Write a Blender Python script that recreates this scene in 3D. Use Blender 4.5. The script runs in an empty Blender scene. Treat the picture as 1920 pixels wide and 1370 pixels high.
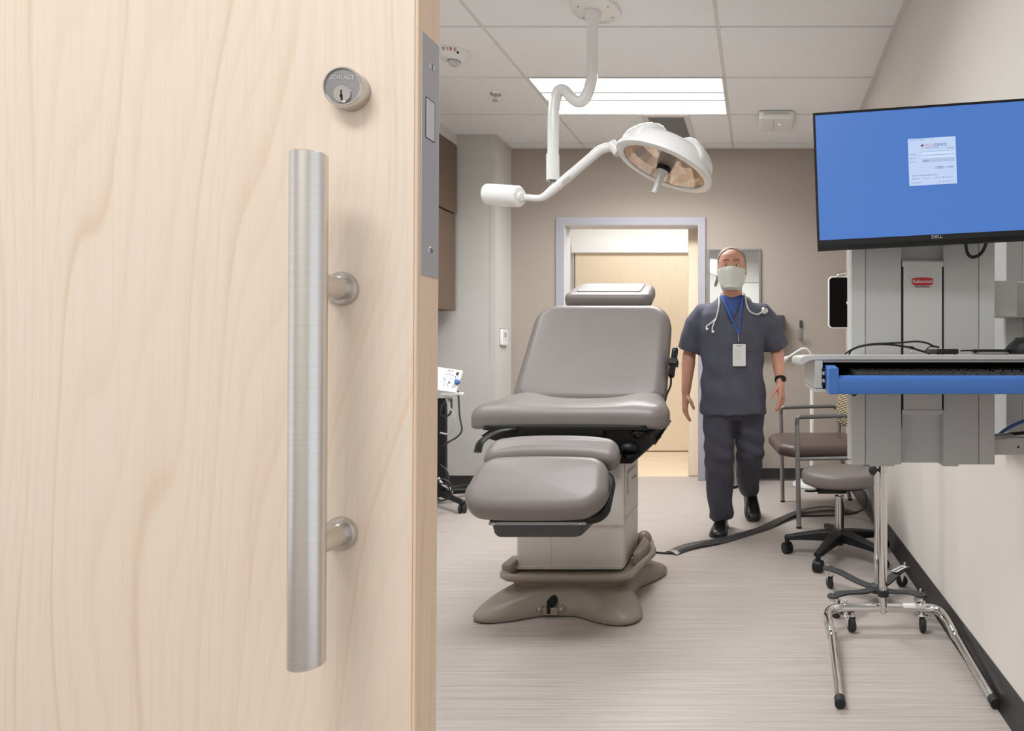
import bpy, bmesh, math, random
from mathutils import Vector, Matrix, Euler
from mathutils.bvhtree import BVHTree
random.seed(7)
SC = bpy.context.scene
COL = SC.collection
PI = math.pi

# ------------------------------------------------------------------ camera
# camera stands at (0,0,1.04) in the corridor and looks straight along +Y;
# the photograph is shifted (rise / cross), hence the lens shift
F, CX, CY, H = 1201.0, 1424.0, 664.0, 1.04
def at(px, py, d):                     # point at depth d on the ray through an image point
    return Vector(((px - CX) * d / F, d, H - (py - CY) * d / F))
cam = bpy.data.cameras.new('camera')
cam.sensor_width = 36.0
cam.lens = F / 1920 * 36
cam.shift_x = -(CX - 960) / 1920
cam.shift_y = -(685 - CY) / 1920
cam.clip_start = 0.02
co = bpy.data.objects.new('camera', cam)
co.location = (0, 0, H)
co.rotation_euler = (PI / 2, 0, 0)
COL.objects.link(co)
SC.camera = co
SC.view_settings.view_transform = 'Standard'
SC.view_settings.look = 'None'
SC.view_settings.gamma = 1
SC.view_settings.use_curve_mapping = False

# ------------------------------------------------------------------ mesh builder
class MB:
    def __init__(s):
        s.v = []; s.f = []; s.m = []; s.mi = 0
    def mat(s, i):
        s.mi = i; return s
    def add(s, vs, fs):
        o = len(s.v)
        s.v += [Vector(v) for v in vs]
        for f in fs:
            s.f.append([i + o for i in f]); s.m.append(s.mi)
        return s
    def box(s, x0, x1, y0, y1, z0, z1, M=None):
        vs = [Vector((x, y, z)) for z in (z0, z1) for y in (y0, y1) for x in (x0, x1)]
        if M is not None: vs = [M @ v for v in vs]
        return s.add(vs, [(0, 2, 3, 1), (4, 5, 7, 6), (0, 1, 5, 4), (2, 6, 7, 3), (0, 4, 6, 2), (1, 3, 7, 5)])
    def loft(s, rings, cap=True, closed=True):
        n = len(rings[0]); vs = [v for r in rings for v in r]; fs = []
        for k in range(len(rings) - 1):
            for i in range(n if closed else n - 1):
                j = (i + 1) % n
                fs.append((k * n + i, k * n + j, (k + 1) * n + j, (k + 1) * n + i))
        if cap:
            fs.append(tuple(range(n - 1, -1, -1)))
            fs.append(tuple((len(rings) - 1) * n + i for i in range(n)))
        return s.add(vs, fs)
    def tube(s, pts, r, n=14, cap=True, flat=1.0, up=None):
        pts = [Vector(p) for p in pts]
        rs = r if isinstance(r, (list, tuple)) else [r] * len(pts)
        T = []
        for i in range(len(pts)):
            a = pts[max(i - 1, 0)]; b = pts[min(i + 1, len(pts) - 1)]
            T.append((b - a).normalized())
        u = Vector(up) if up is not None else (Vector((0, 0, 1)) if abs(T[0].z) < .9 else Vector((1, 0, 0)))
        nrm = (u - T[0] * u.dot(T[0])).normalized()
        rings = []
        for i, p in enumerate(pts):
            if up is not None:
                nrm = Vector(up)
            nrm = (nrm - T[i] * nrm.dot(T[i])).normalized()
            bn = T[i].cross(nrm)
            rings.append([p + (nrm * math.cos(2 * PI * k / n) * flat + bn * math.sin(2 * PI * k / n)) * rs[i] for k in range(n)])
        return s.loft(rings, cap)
    def ribbon(s, pts, w, t, up=(0, 0, 1)):          # flat strip of rectangular section
        pts = [Vector(p) for p in pts]; up = Vector(up); rings = []
        for i, p in enumerate(pts):
            a = pts[max(i - 1, 0)]; b = pts[min(i + 1, len(pts) - 1)]
            tt = (b - a).normalized(); sd = tt.cross(up).normalized(); nn = sd.cross(tt).normalized()
            ww = w[i] if isinstance(w, (list, tuple)) else w
            rings.append([p + sd * ww / 2, p + sd * ww / 2 + nn * t, p - sd * ww / 2 + nn * t, p - sd * ww / 2])
        return s.loft(rings)
    def lathe(s, prof, o=(0, 0, 0), axis=(0, 0, 1), n=32, a0=0.0, a1=2 * PI, cap=True):
        q = Vector((0, 0, 1)).rotation_difference(Vector(axis).normalized()); o = Vector(o)
        full = abs(a1 - a0 - 2 * PI) < 1e-6
        m = n if full else n + 1
        rings = []
        for (r, z) in prof:
            rings.append([o + q @ Vector((max(r, 1e-5) * math.cos(a0 + (a1 - a0) * k / n), max(r, 1e-5) * math.sin(a0 + (a1 - a0) * k / n), z)) for k in range(m)])
        return s.loft(rings, cap=full and cap, closed=full)
    def cyl(s, p0, p1, r0, r1=None, n=24):
        return s.tube([p0, p1], [r0, r0 if r1 is None else r1], n)
    def ball(s, c, rx, ry=None, rz=None, n=16, M=None):
        ry = rx if ry is None else ry; rz = rx if rz is None else rz
        rings = []
        for i in range(1, n // 2):
            a = -PI / 2 + PI * i / (n // 2)
            rings.append([Vector((rx * math.cos(a) * math.cos(2 * PI * k / n), ry * math.cos(a) * math.sin(2 * PI * k / n), rz * math.sin(a))) for k in range(n)])
        c = Vector(c)
        rings = [[c + (M @ v if M is not None else v) for v in r] for r in rings]
        lo = c + ((M @ Vector((0, 0, -rz))) if M is not None else Vector((0, 0, -rz)))
        hi = c + ((M @ Vector((0, 0, rz))) if M is not None else Vector((0, 0, rz)))
        rings = [[lo + (v - lo) * .01 for v in rings[0]]] + rings + [[hi + (v - hi) * .01 for v in rings[-1]]]
        return s.loft(rings)
    def prism(s, poly, z0, z1, M=None):
        a = [Vector((x, y, z0)) for x, y in poly]; b = [Vector((x, y, z1)) for x, y in poly]
        if M is not None: a = [M @ v for v in a]; b = [M @ v for v in b]
        return s.loft([a, b])
    def cushion(s, outline, t0, t1, r, crown=0.0, M=None, warp=None, K=6, rb=None):
        """padded slab: an outline (CCW) with rounded rims and a crowned face"""
        n = len(outline); P = [Vector((x, y)) for x, y in outline]; N = []
        for i in range(n):
            e = P[(i + 1) % n] - P[i - 1]; N.append(Vector((e.y, -e.x)).normalized())
        cen = sum(P, Vector((0, 0))) / n
        rb = r if rb is None else rb
        rings = []
        def ring(inset, z): rings.append([Vector((P[i].x - N[i].x * inset, P[i].y - N[i].y * inset, z)) for i in range(n)])
        for k in range(K + 1):
            a = -PI / 2 + PI / 2 * k / K
            ring(rb * (1 - math.cos(a)), t0 + rb + rb * math.sin(a))
        for k in range(K + 1):
            a = PI / 2 * k / K
            ring(r * (1 - math.cos(a)), t1 - r + r * math.sin(a))
        top = rings[-1]
        for f in (.86, .7, .5, .3, .12, .02):
            rings.append([Vector((cen.x + (v.x - cen.x) * f, cen.y + (v.y - cen.y) * f, t1 + crown * (1 - f * f))) for v in top])
        bot = rings[0]
        pre = [[Vector((cen.x + (v.x - cen.x) * f, cen.y + (v.y - cen.y) * f, t0)) for v in bot] for f in (.05, .5)]
        rings = pre + rings
        if warp: rings = [[Vector(warp(v)) for v in rr] for rr in rings]
        if M is not None: rings = [[M @ v for v in rr] for rr in rings]
        return s.loft(rings)
    def text(s, body, size, M, extrude=0.0004, align='CENTER', sx=1.0):
        cu = bpy.data.curves.new('lettering', 'FONT'); cu.body = body; cu.size = size; cu.extrude = extrude
        cu.align_x = align; cu.align_y = 'CENTER'; cu.resolution_u = 3
        o = bpy.data.objects.new('lettering', cu); COL.objects.link(o)
        bpy.context.view_layer.update()
        me = bpy.data.meshes.new_from_object(o.evaluated_get(bpy.context.evaluated_depsgraph_get()))
        s.add([M @ Vector((v.co.x * sx, v.co.y, v.co.z)) for v in me.vertices], [tuple(p.vertices) for p in me.polygons])
        bpy.data.objects.remove(o); bpy.data.curves.remove(cu); bpy.data.meshes.remove(me)
        return s
    def build(s, name, mats, parent=None, bevel=0.0, smooth=38, seg=2, sub=0, world=True):
        me = bpy.data.meshes.new(name)
        me.from_pydata([tuple(v) for v in s.v], [], s.f)
        mats = mats if isinstance(mats, (list, tuple)) else [mats]
        for m in mats: me.materials.append(m)
        for p, i in zip(me.polygons, s.m): p.material_index = min(i, len(mats) - 1)
        bm = bmesh.new(); bm.from_mesh(me)
        bmesh.ops.recalc_face_normals(bm, faces=bm.faces[:])
        bm.to_mesh(me); bm.free()
        return link_mesh(name, me, parent, bevel, smooth, seg, sub, world)

def root_of(o):
    while o.parent: o = o.parent
    return o
def link_mesh(name, me, parent=None, bevel=0.0, smooth=38, seg=2, sub=0, world=True):
    o = bpy.data.objects.new(name, me); COL.objects.link(o)
    if parent is not None:
        r = root_of(parent)
        if world:
            Mi = Matrix.LocRotScale(r.location, r.rotation_euler, None).inverted()
            me.transform(Mi)
        o.parent = parent
    if smooth:
        me.polygons.foreach_set('use_smooth', [True] * len(me.polygons))
        me.set_sharp_from_angle(angle=math.radians(smooth))
    if bevel:
        b = o.modifiers.new('bevel', 'BEVEL'); b.width = bevel; b.segments = seg; b.limit_method = 'ANGLE'
        b.angle_limit = math.radians(40)
        b.harden_normals = True
    if sub:
        d = o.modifiers.new('sub', 'SUBSURF'); d.levels = sub; d.render_levels = sub
    return o
def thing(name, label, cat, loc=(0, 0, 0), rot=(0, 0, 0), group=None):
    o = bpy.data.objects.new(name, None); COL.objects.link(o)
    o.empty_display_size = .05
    o.location = loc; o.rotation_euler = rot
    return tag(o, label, cat, group)
def tag(o, label, cat, group=None):
    o['label'] = label; o['category'] = cat
    if group: o['group'] = group
    return o
def struct(o, label=None, cat=None):
    o['kind'] = 'structure'
    if label: tag(o, label, cat)
    return o
def origin_to(o, loc):
    """move a top-level mesh's origin to loc, geometry staying where it is"""
    loc = Vector(loc); o.data.transform(Matrix.Translation(-loc)); o.location = loc
    return o

def rrect(w, h, rad, n=8, cx=0, cy=0):
    pts = []
    rad = min(rad, w / 2 - 1e-4, h / 2 - 1e-4)
    for sx, sy, a0 in ((1, 1, 0), (-1, 1, 90), (-1, -1, 180), (1, -1, 270)):
        for k in range(n + 1):
            a = math.radians(a0 + 90 * k / n)
            pts.append((cx + sx * (w / 2 - rad) + rad * math.cos(a), cy + sy * (h / 2 - rad) + rad * math.sin(a)))
    return dens(pts)
def rring(w, d, rad, n=10, k=8):         # rounded rectangle with a fixed number of points
    pts = []; A = [(1, 1, 0), (-1, 1, 90), (-1, -1, 180), (1, -1, 270)]
    for i, (sx, sy, a0) in enumerate(A):
        for j in range(n + 1):
            a = math.radians(a0 + 90 * j / n); pts.append((sx * (w / 2 - rad) + rad * math.cos(a), sy * (d / 2 - rad) + rad * math.sin(a)))
        sx2, sy2, b0 = A[(i + 1) % 4]; b0 = math.radians(a0 + 90)
        q = (sx2 * (w / 2 - rad) + rad * math.cos(b0), sy2 * (d / 2 - rad) + rad * math.sin(b0)); p = pts[-1]
        for j in range(1, k): pts.append((p[0] + (q[0] - p[0]) * j / k, p[1] + (q[1] - p[1]) * j / k))
    return pts
def rpoly(pts, rads, n=8):
    out = []; m = len(pts)
    for i in range(m):
        p = Vector(pts[i]); a = Vector(pts[i - 1]); b = Vector(pts[(i + 1) % m])
        r = rads[i] if isinstance(rads, (list, tuple)) else rads
        d1 = (a - p).normalized(); d2 = (b - p).normalized()
        ang = math.acos(max(-1, min(1, d1.dot(d2))))
        L = min(r / math.tan(ang / 2), (a - p).length * .48, (b - p).length * .48)
        rr = L * math.tan(ang / 2)
        c = p + (d1 + d2).normalized() * (rr / math.sin(ang / 2))
        s0 = p + d1 * L - c; s1 = p + d2 * L - c
        a0 = math.atan2(s0.y, s0.x); a1 = math.atan2(s1.y, s1.x); da = (a1 - a0 + PI) % (2 * PI) - PI
        for k in range(n + 1):
            t = a0 + da * k / n; out.append((c.x + rr * math.cos(t), c.y + rr * math.sin(t)))
    return dens(out)
def dens(pts, step=.035):
    out = []
    for i in range(len(pts)):
        a = Vector(pts[i]); b = Vector(pts[(i + 1) % len(pts)]); L = (b - a).length
        if L < 1e-6: continue
        k = max(1, int(L / step))
        for j in range(k): q = a.lerp(b, j / k); out.append((q.x, q.y))
    return out
def fillet(pts, r, n=8):                # 3-D polyline with rounded corners
    pts = [Vector(p) for p in pts]; out = [pts[0]]
    for i in range(1, len(pts) - 1):
        p = pts[i]; d1 = (pts[i - 1] - p); d2 = (pts[i + 1] - p)
        rr = r[i - 1] if isinstance(r, (list, tuple)) else r
        L = min(rr, d1.length * .49, d2.length * .49)
        a = p + d1.normalized() * L; b = p + d2.normalized() * L
        for k in range(n + 1):
            t = k / n; out.append(a * (1 - t) ** 2 + p * 2 * t * (1 - t) + b * t * t)
    out.append(pts[-1]); return out
def spline(pts, n=8):                   # Catmull-Rom
    P = [Vector(p) for p in pts]; P = [P[0] * 2 - P[1]] + P + [P[-1] * 2 - P[-2]]; out = []
    for i in range(1, len(P) - 2):
        for k in range(n):
            t = k / n
            out.append(.5 * ((2 * P[i]) + (P[i + 1] - P[i - 1]) * t + (2 * P[i - 1] - 5 * P[i] + 4 * P[i + 1] - P[i + 2]) * t * t + (3 * P[i] - P[i - 1] - 3 * P[i + 1] + P[i + 2]) * t ** 3))
    out.append(P[-2]); return out
def frame(o, x, y):                     # matrix with given origin, x axis, approximate y axis
    x = Vector(x).normalized(); z = x.cross(Vector(y)).normalized(); y = z.cross(x)
    return Matrix(((x.x, y.x, z.x, o[0]), (x.y, y.y, z.y, o[1]), (x.z, y.z, z.z, o[2]), (0, 0, 0, 1)))

# ------------------------------------------------------------------ materials
def lin(c):
    return tuple((v / 255 / 12.92 if v / 255 <= .04045 else ((v / 255 + .055) / 1.055) ** 2.4) for v in c) + (1.0,)
class NT:
    def __init__(s, name):
        s.m = bpy.data.materials.new(name); s.m.use_nodes = True
        s.n = s.m.node_tree.nodes; s.l = s.m.node_tree.links
        s.p = s.n['Principled BSDF']; s.out = s.n['Material Output']
    def new(s, t, **kw):
        x = s.n.new(t)
        for k, v in kw.items(): setattr(x, k, v)
        return x
    def link(s, a, b): s.l.new(a, b)
    def coords(s, scale=(1, 1, 1), rot=(0, 0, 0)):
        tc = s.new('ShaderNodeTexCoord'); mp = s.new('ShaderNodeMapping')
        mp.inputs['Scale'].default_value = scale; mp.inputs['Rotation'].default_value = rot
        s.link(tc.outputs['Object'], mp.inputs['Vector']); return mp.outputs['Vector']
    def noise(s, vec, scale, detail=3, rough=.5, dist=0):
        x = s.new('ShaderNodeTexNoise'); x.inputs['Scale'].default_value = scale; x.inputs['Detail'].default_value = detail
        x.inputs['Roughness'].default_value = rough; x.inputs['Distortion'].default_value = dist
        s.link(vec, x.inputs['Vector']); return x.outputs['Fac']
    def ramp(s, fac, stops):
        r = s.new('ShaderNodeValToRGB'); e = r.color_ramp.elements
        while len(e) < len(stops): e.new(.5)
        for k, (p, c) in enumerate(stops): e[k].position = p; e[k].color = c
        s.link(fac, r.inputs['Fac']); return r.outputs['Color']
    def mix(s, fac, a, b, mode='MIX'):
        x = s.new('ShaderNodeMix', data_type='RGBA', blend_type=mode)
        for sock, v in ((x.inputs[0], fac), (x.inputs[6], a), (x.inputs[7], b)):
            if isinstance(v, (int, float)): sock.default_value = v
            elif isinstance(v, tuple): sock.default_value = v
            else: s.link(v, sock)
        return x.outputs[2]
    def math(s, op, a, b=0.0):
        x = s.new('ShaderNodeMath', operation=op)
        for sock, v in ((x.inputs[0], a), (x.inputs[1], b)):
            if isinstance(v, (int, float)): sock.default_value = v
            else: s.link(v, sock)
        return x.outputs[0]
    def bump(s, h, strength, dist=.001):
        b = s.new('ShaderNodeBump'); b.inputs['Strength'].default_value = strength; b.inputs['Distance'].default_value = dist
        s.link(h, b.inputs['Height']); s.link(b.outputs['Normal'], s.p.inputs['Normal'])
def mat(name, c, rough=.5, metal=0.0, var=.04, scale=9, bump=0.0, bscale=250, spec=None, coat=0.0, stretch=(1, 1, 1)):
    t = NT(name); base = lin(c)
    v = t.coords(stretch); f = t.noise(v, scale, 4)
    a = tuple(min(1, x * (1 - var)) for x in base[:3]) + (1,); b = tuple(min(1, x * (1 + var)) for x in base[:3]) + (1,)
    t.link(t.ramp(f, [(.3, a), (.7, b)]), t.p.inputs['Base Color'])
    t.p.inputs['Roughness'].default_value = rough; t.p.inputs['Metallic'].default_value = metal
    if spec is not None: t.p.inputs['Specular IOR Level'].default_value = spec
    if coat: t.p.inputs['Coat Weight'].default_value = coat; t.p.inputs['Coat Roughness'].default_value = .08
    if bump: t.bump(t.noise(v, bscale, 2), bump)
    return t.m
def emit(name, c, strength):
    t = NT(name); t.p.inputs['Base Color'].default_value = (0.0, 0.0, 0.0, 1)
    f = t.noise(t.coords(), 3, 1); k = lin(c)
    t.link(t.ramp(f, [(.3, tuple(x * .98 for x in k[:3]) + (1,)), (.7, k)]), t.p.inputs['Emission Color'])
    t.p.inputs['Emission Strength'].default_value = strength
    t.p.inputs['Roughness'].default_value = .35
    return t.m
def wood(name, base, line, pore, rough=.42, fx=5.0, grain=1.0, kd=2.6, lstr=.5):
    """flat-sawn veneer: grain runs along Z; growth-ring lines are the contours of a stretched noise field"""
    t = NT(name)
    tc = t.new('ShaderNodeTexCoord'); sep = t.new('ShaderNodeSeparateXYZ'); t.link(tc.outputs['Object'], sep.inputs[0])
    mp = t.new('ShaderNodeMapping'); mp.inputs['Scale'].default_value = (3.4, 3.4, .62); t.link(tc.outputs['Object'], mp.inputs['Vector'])
    n1 = t.noise(mp.outputs['Vector'], 1.0, 2, .45)
    mp2 = t.new('ShaderNodeMapping'); mp2.inputs['Scale'].default_value = (30, 30, 3.0); t.link(tc.outputs['Object'], mp2.inputs['Vector'])
    n2 = t.noise(mp2.outputs['Vector'], 1.0, 3, .5)
    across = t.math('ADD', sep.outputs['X'], sep.outputs['Y'])
    h = t.math('ADD', t.math('MULTIPLY', across, fx), t.math('MULTIPLY', n1, kd * 4))
    h = t.math('ADD', h, t.math('MULTIPLY', n2, .10))
    fr = t.math('FRACT', t.math('MULTIPLY', h, grain))
    mp5 = t.new('ShaderNodeMapping'); mp5.inputs['Scale'].default_value = (14, 14, 2.2); t.link(tc.outputs['Object'], mp5.inputs['Vector'])
    n5 = t.ramp(t.noise(mp5.outputs['Vector'], 1.0, 2), [(.35, (.25, .25, .25, 1)), (.62, (1, 1, 1, 1))])
    lines = t.ramp(fr, [(0.0, (.15, .15, .15, 1)), (.03, (0, 0, 0, 1)), (.70, (.02, .02, .02, 1)), (.90, (.28, .28, .28, 1)), (.965, (1, 1, 1, 1)), (1.0, (.3, .3, .3, 1))])
    lines = t.math('MULTIPLY', lines, n5)
    fr2 = t.math('FRACT', t.math('MULTIPLY', h, grain * 3.1))
    l2 = t.ramp(fr2, [(0.0, (0, 0, 0, 1)), (.6, (.0, .0, .0, 1)), (.92, (.35, .35, .35, 1)), (1.0, (0, 0, 0, 1))])
    amt = t.math('MULTIPLY', t.math('ADD', lines, l2), lstr)
    mp3 = t.new('ShaderNodeMapping'); mp3.inputs['Scale'].default_value = (260, 260, 7); t.link(tc.outputs['Object'], mp3.inputs['Vector'])
    n3 = t.noise(mp3.outputs['Vector'], 1.0, 2)
    mp4 = t.new('ShaderNodeMapping'); mp4.inputs['Scale'].default_value = (2.2, 2.2, 1.6); t.link(tc.outputs['Object'], mp4.inputs['Vector'])
    n4 = t.noise(mp4.outputs['Vector'], 1.0, 3)
    c = t.mix(amt, lin(base), lin(line))
    c = t.mix(t.math('MULTIPLY', n4, .45), c, lin(pore))
    c = t.mix(t.ramp(n3, [(.45, (0, 0, 0, 1)), (.75, (.16, .16, .16, 1))]), c, lin(line))
    t.link(c, t.p.inputs['Base Color']); t.p.inputs['Roughness'].default_value = rough
    t.bump(n3, .08, .0005)
    return t.m
def brushed(name, c, rough=.3, stretch=(4, 4, 900)):
    t = NT(name); v = t.coords(stretch); f = t.noise(v, 1.0, 3)
    base = lin(c)
    t.link(t.ramp(f, [(.3, tuple(x * .9 for x in base[:3]) + (1,)), (.7, base)]), t.p.inputs['Base Color'])
    t.p.inputs['Metallic'].default_value = 1; t.p.inputs['Roughness'].default_value = rough
    t.bump(f, .12, .0004)
    return t.m
M = {}
M['maple'] = wood('maple veneer', (234, 219, 203), (210, 176, 145), (232, 214, 194), fx=15.0, kd=2.4, grain=1.0, lstr=.46)
M['maple_edge'] = wood('maple edge band', (236, 210, 184), (208, 168, 140), (226, 196, 168), fx=40, kd=1.2, grain=1.2)
M['maple_far'] = wood('maple veneer far door', (236, 218, 193), (216, 188, 154), (231, 209, 181), fx=9, kd=3.0, grain=1.5)
M['walnut'] = wood('brown woodgrain laminate', (112, 92, 76), (76, 60, 50), (100, 80, 66), fx=26, kd=2.0, grain=2.0)
# ceiling tile: white, finely fissured
t = NT('ceiling tile'); v = t.coords(); n = t.noise(v, 160, 3)
t.link(t.ramp(n, [(.3, lin((238, 238, 239))), (.65, lin((246, 246, 247)))]), t.p.inputs['Base Color'])
t.p.inputs['Roughness'].default_value = .95; t.bump(n, .2, .0012); M['tile'] = t.m
M['tbar'] = mat('ceiling grid white', (222, 218, 215), .6, var=.02)
# painted walls
def paint(name, c): return mat(name, c, .75, var=.012, scale=3, bump=.05, bscale=420)
M['wall_back'] = paint('taupe wall paint', (170, 159, 149))
M['wall_light'] = paint('warm white wall paint', (219, 213, 207))
M['wall_grey'] = paint('light grey wall paint', (206, 204, 200))
M['wall_white'] = paint('white corridor paint', (236, 232, 226))
M['panel'] = mat('grey wall protection sheet', (202, 200, 196), .5, var=.012)
M['cove'] = mat('black rubber cove base', (44, 42, 42), .42, var=.1)
# sheet vinyl with fine lines running across the room
t = NT('vinyl floor with fine lines')
v1 = t.coords((1.8, 120, 1)); v2 = t.coords((5, 340, 1)); v3 = t.coords((.9, 1.4, 1))
n1 = t.noise(v1, 1.0, 4, .6); n2 = t.noise(v2, 1.0, 3, .6); n3 = t.noise(v3, 1.0, 2)
f = t.math('ADD', t.math('MULTIPLY', n1, .62), t.math('MULTIPLY', n2, .38))
c = t.ramp(f, [(.32, lin((152, 141, 134))), (.5, lin((175, 165, 159))), (.68, lin((192, 183, 178)))])
c = t.mix(t.math('MULTIPLY', n3, .12), c, lin((170, 158, 150)))
t.link(c, t.p.inputs['Base Color']); t.p.inputs['Roughness'].default_value = .44; t.bump(f, .05, .0006)
M['vinyl_floor'] = t.m
# warm wood-look planks in the far corridor (planks run across)
t = NT('wood-look corridor floor'); v1 = t.coords((1.2, 22, 1)); n1 = t.noise(v1, 1.0, 4, .6)
t.link(t.ramp(n1, [(.3, lin((214, 190, 158))), (.7, lin((232, 213, 186)))]), t.p.inputs['Base Color'])
t.p.inputs['Roughness'].default_value = .4; M['wood_floor'] = t.m
M['frame'] = mat('lavender grey door frame paint', (168, 167, 177), .4, var=.015)
M['frame_in'] = mat('pale frame reveal', (214, 211, 212), .45, var=.015)
M['steel'] = brushed('brushed stainless steel', (222, 219, 216), .27, (4, 4, 2200))
M['steel_x'] = brushed('brushed stainless plate', (208, 206, 204), .5, (4, 4, 1500))
M['steel_face'] = brushed('brushed lock face', (158, 157, 160), .4, (4, 4, 900))
M['nickel'] = mat('satin nickel', (200, 198, 196), .25, 1.0)
M['chrome'] = mat('polished chrome', (218, 217, 216), .07, 1.0, var=.01)
M['silver'] = mat('silver painted tube', (150, 148, 147), .35, .6)
M['arm'] = mat('dark silver tube', (118, 116, 114), .38, .5)
M['dark'] = mat('black void', (10, 10, 10), .8)
M['black'] = mat('black plastic', (19, 19, 21), .45, bump=.05, spec=.35)
M['black_g'] = mat('glossy black plastic', (11, 11, 13), .2, spec=.35)
M['rubber'] = mat('black rubber', (34, 34, 35), .65)
M['strip'] = mat('grey black rubber strip', (64, 62, 62), .38, var=.1)
M['bolt'] = mat('satin bolt metal', (226, 224, 222), .5, .7, var=.01)
M['screen_off'] = mat('switched-off dark screen', (9, 7, 8), .3, spec=.08)
M['castiron'] = mat('textured dark grey casting', (70, 70, 72), .5, .3, var=.12, scale=60, bump=.3, bscale=300)
M['vinyl'] = mat('taupe upholstery vinyl', (121, 113, 110), .42, var=.02, bump=.06, bscale=500)
M['vinyl_dark'] = mat('dark brown upholstery vinyl', (84, 70, 66), .4, var=.04, bump=.06, bscale=400)
M['cover'] = mat('pale headrest cover', (134, 131, 133), .4, var=.03)
M['putty'] = mat('putty plastic housing', (208, 201, 194), .4, var=.015)
M['base'] = mat('taupe moulded base', (142, 130, 119), .42, var=.02, bump=.06, bscale=400)
M['white'] = mat('white enamel', (236, 236, 235), .16, var=.01, coat=.4)
M['white_p'] = mat('white plastic', (234, 234, 232), .35, var=.01)
M['pole_grey'] = mat('clear grey plastic', (196, 196, 196), .2, var=.02)
M['cart_grey'] = mat('cool grey powder coat', (184, 185, 184), .45, var=.012)
M['cart_warm'] = mat('grey moulded panel', (190, 190, 188), .42, var=.012)
M['blue'] = mat('blue moulded drawer', (58, 108, 182), .36, var=.02)
M['blue_hose'] = mat('blue tubing', (40, 84, 150), .35)
M['key'] = mat('black key caps', (52, 53, 57), .32)
M['bin'] = brushed('brushed steel bin', (178, 174, 170), .33, (500, 500, 3))
M['grille'] = mat('grey vent mesh', (178, 178, 176), .6, var=.12, scale=180)
M['vent_bar'] = mat('vent bars', (158, 158, 157), .6)
M['red'] = mat('red print', (176, 32, 40), .5)
M['ink'] = mat('black print', (38, 38, 42), .6)
M['paper'] = mat('white label', (222, 222, 220), .6)
M['skin'] = mat('skin', (206, 152, 128), .5, var=.06, scale=14)
M['hair'] = mat('short grey hair', (150, 138, 128), .8, var=.25, scale=120, bump=.5, bscale=500)
M['brow'] = mat('grey brown brow', (120, 96, 84), .8)
M['eye'] = mat('eye white', (226, 222, 218), .2)
M['iris'] = mat('dark iris', (56, 46, 42), .2)
M['scrub'] = mat('charcoal scrub cloth', (80, 81, 94), .85, var=.1, scale=16, bump=.25, bscale=60)
M['scrub2'] = mat('charcoal scrub trousers', (72, 72, 84), .85, var=.1, scale=14, bump=.25, bscale=50)
M['blue_shirt'] = mat('blue undershirt', (52, 76, 134), .85, var=.1)
M['lanyard'] = mat('blue lanyard', (44, 78, 150), .7)
M['mask'] = mat('pale surgical mask', (214, 216, 208), .85, var=.03)
M['shoe'] = mat('black leather', (26, 23, 23), .32, var=.1)
M['mirror'] = mat('mirror glass', (226, 230, 228), .015, 1.0, var=.002)
# reflector bowl of the surgical lamp
t = NT('facetted warm reflector'); v = t.coords(); vo = t.new('ShaderNodeTexVoronoi'); vo.inputs['Scale'].default_value = 16
t.link(v, vo.inputs['Vector'])
t.link(t.ramp(vo.outputs['Color'], [(.1, lin((232, 204, 182))), (.6, lin((246, 228, 212))), (.9, lin((252, 244, 238)))]), t.p.inputs['Base Color'])
t.p.inputs['Metallic'].default_value = 1; t.p.inputs['Roughness'].default_value = .16; M['reflector'] = t.m
t = NT('clear lamp glass'); gl = t.new('ShaderNodeBsdfGlossy'); gl.inputs['Roughness'].default_value = .02
tr = t.new('ShaderNodeBsdfTransparent'); tr.inputs['Color'].default_value = (.97, .95, .93, 1); fr = t.new('ShaderNodeLayerWeight'); fr.inputs['Blend'].default_value = .35
mx = t.new('ShaderNodeMixShader'); nz = t.noise(t.coords(), 3, 1)
t.link(t.math('ADD', t.math('MULTIPLY', fr.outputs['Facing'], .16), t.math('MULTIPLY', nz, .01)), mx.inputs[0]); t.link(tr.outputs[0], mx.inputs[1]); t.link(gl.outputs[0], mx.inputs[2]); t.link(mx.outputs[0], t.out.inputs['Surface'])
M['glass'] = t.m
# woven chair back: slanted cream dashes on brown
t = NT('brown fabric with cream dashes'); tc = t.new('ShaderNodeTexCoord'); sp = t.new('ShaderNodeSeparateXYZ'); t.link(tc.outputs['Object'], sp.inputs[0])
row = t.math('ADD', t.math('MULTIPLY', sp.outputs['Z'], 62), t.math('MULTIPLY', sp.outputs['Y'], 18)); fr = t.math('FRACT', row); ri = t.math('FLOOR', row)
col = t.math('FRACT', t.math('ADD', t.math('MULTIPLY', sp.outputs['Y'], 22), t.math('MULTIPLY', ri, .37)))
dash = t.math('MULTIPLY', t.math('GREATER_THAN', fr, .55), t.math('GREATER_THAN', col, .22))
t.link(t.mix(dash, lin((112, 92, 68)), lin((206, 194, 168))), t.p.inputs['Base Color']); t.p.inputs['Roughness'].default_value = .9; M['fabric'] = t.m
M['glow'] = emit('troffer diffuser', (255, 252, 246), 9.0)
M['screen'] = emit('blue desktop screen', (70, 120, 198), .95)
M['dialog'] = emit('pale login window', (190, 210, 242), 1.0)
M['field'] = emit('white text field', (206, 222, 248), 1.0)
M['field2'] = emit('blue grey list field', (168, 190, 226), 1.0)
M['s_ink'] = emit('screen text grey blue', (96, 108, 150), 1.0)
M['s_navy'] = emit('screen text navy', (44, 52, 120), 1.0)
M['s_red'] = emit('screen text rust', (196, 132, 140), 1.0)
M['s_gold'] = emit('screen mark gold', (214, 176, 130), 1.0)
M['led'] = emit('indicator light', (230, 232, 255), 2.0)
ZC = 2.74                     # ceiling
XR, XL = 0.715, -2.70         # side walls
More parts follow.
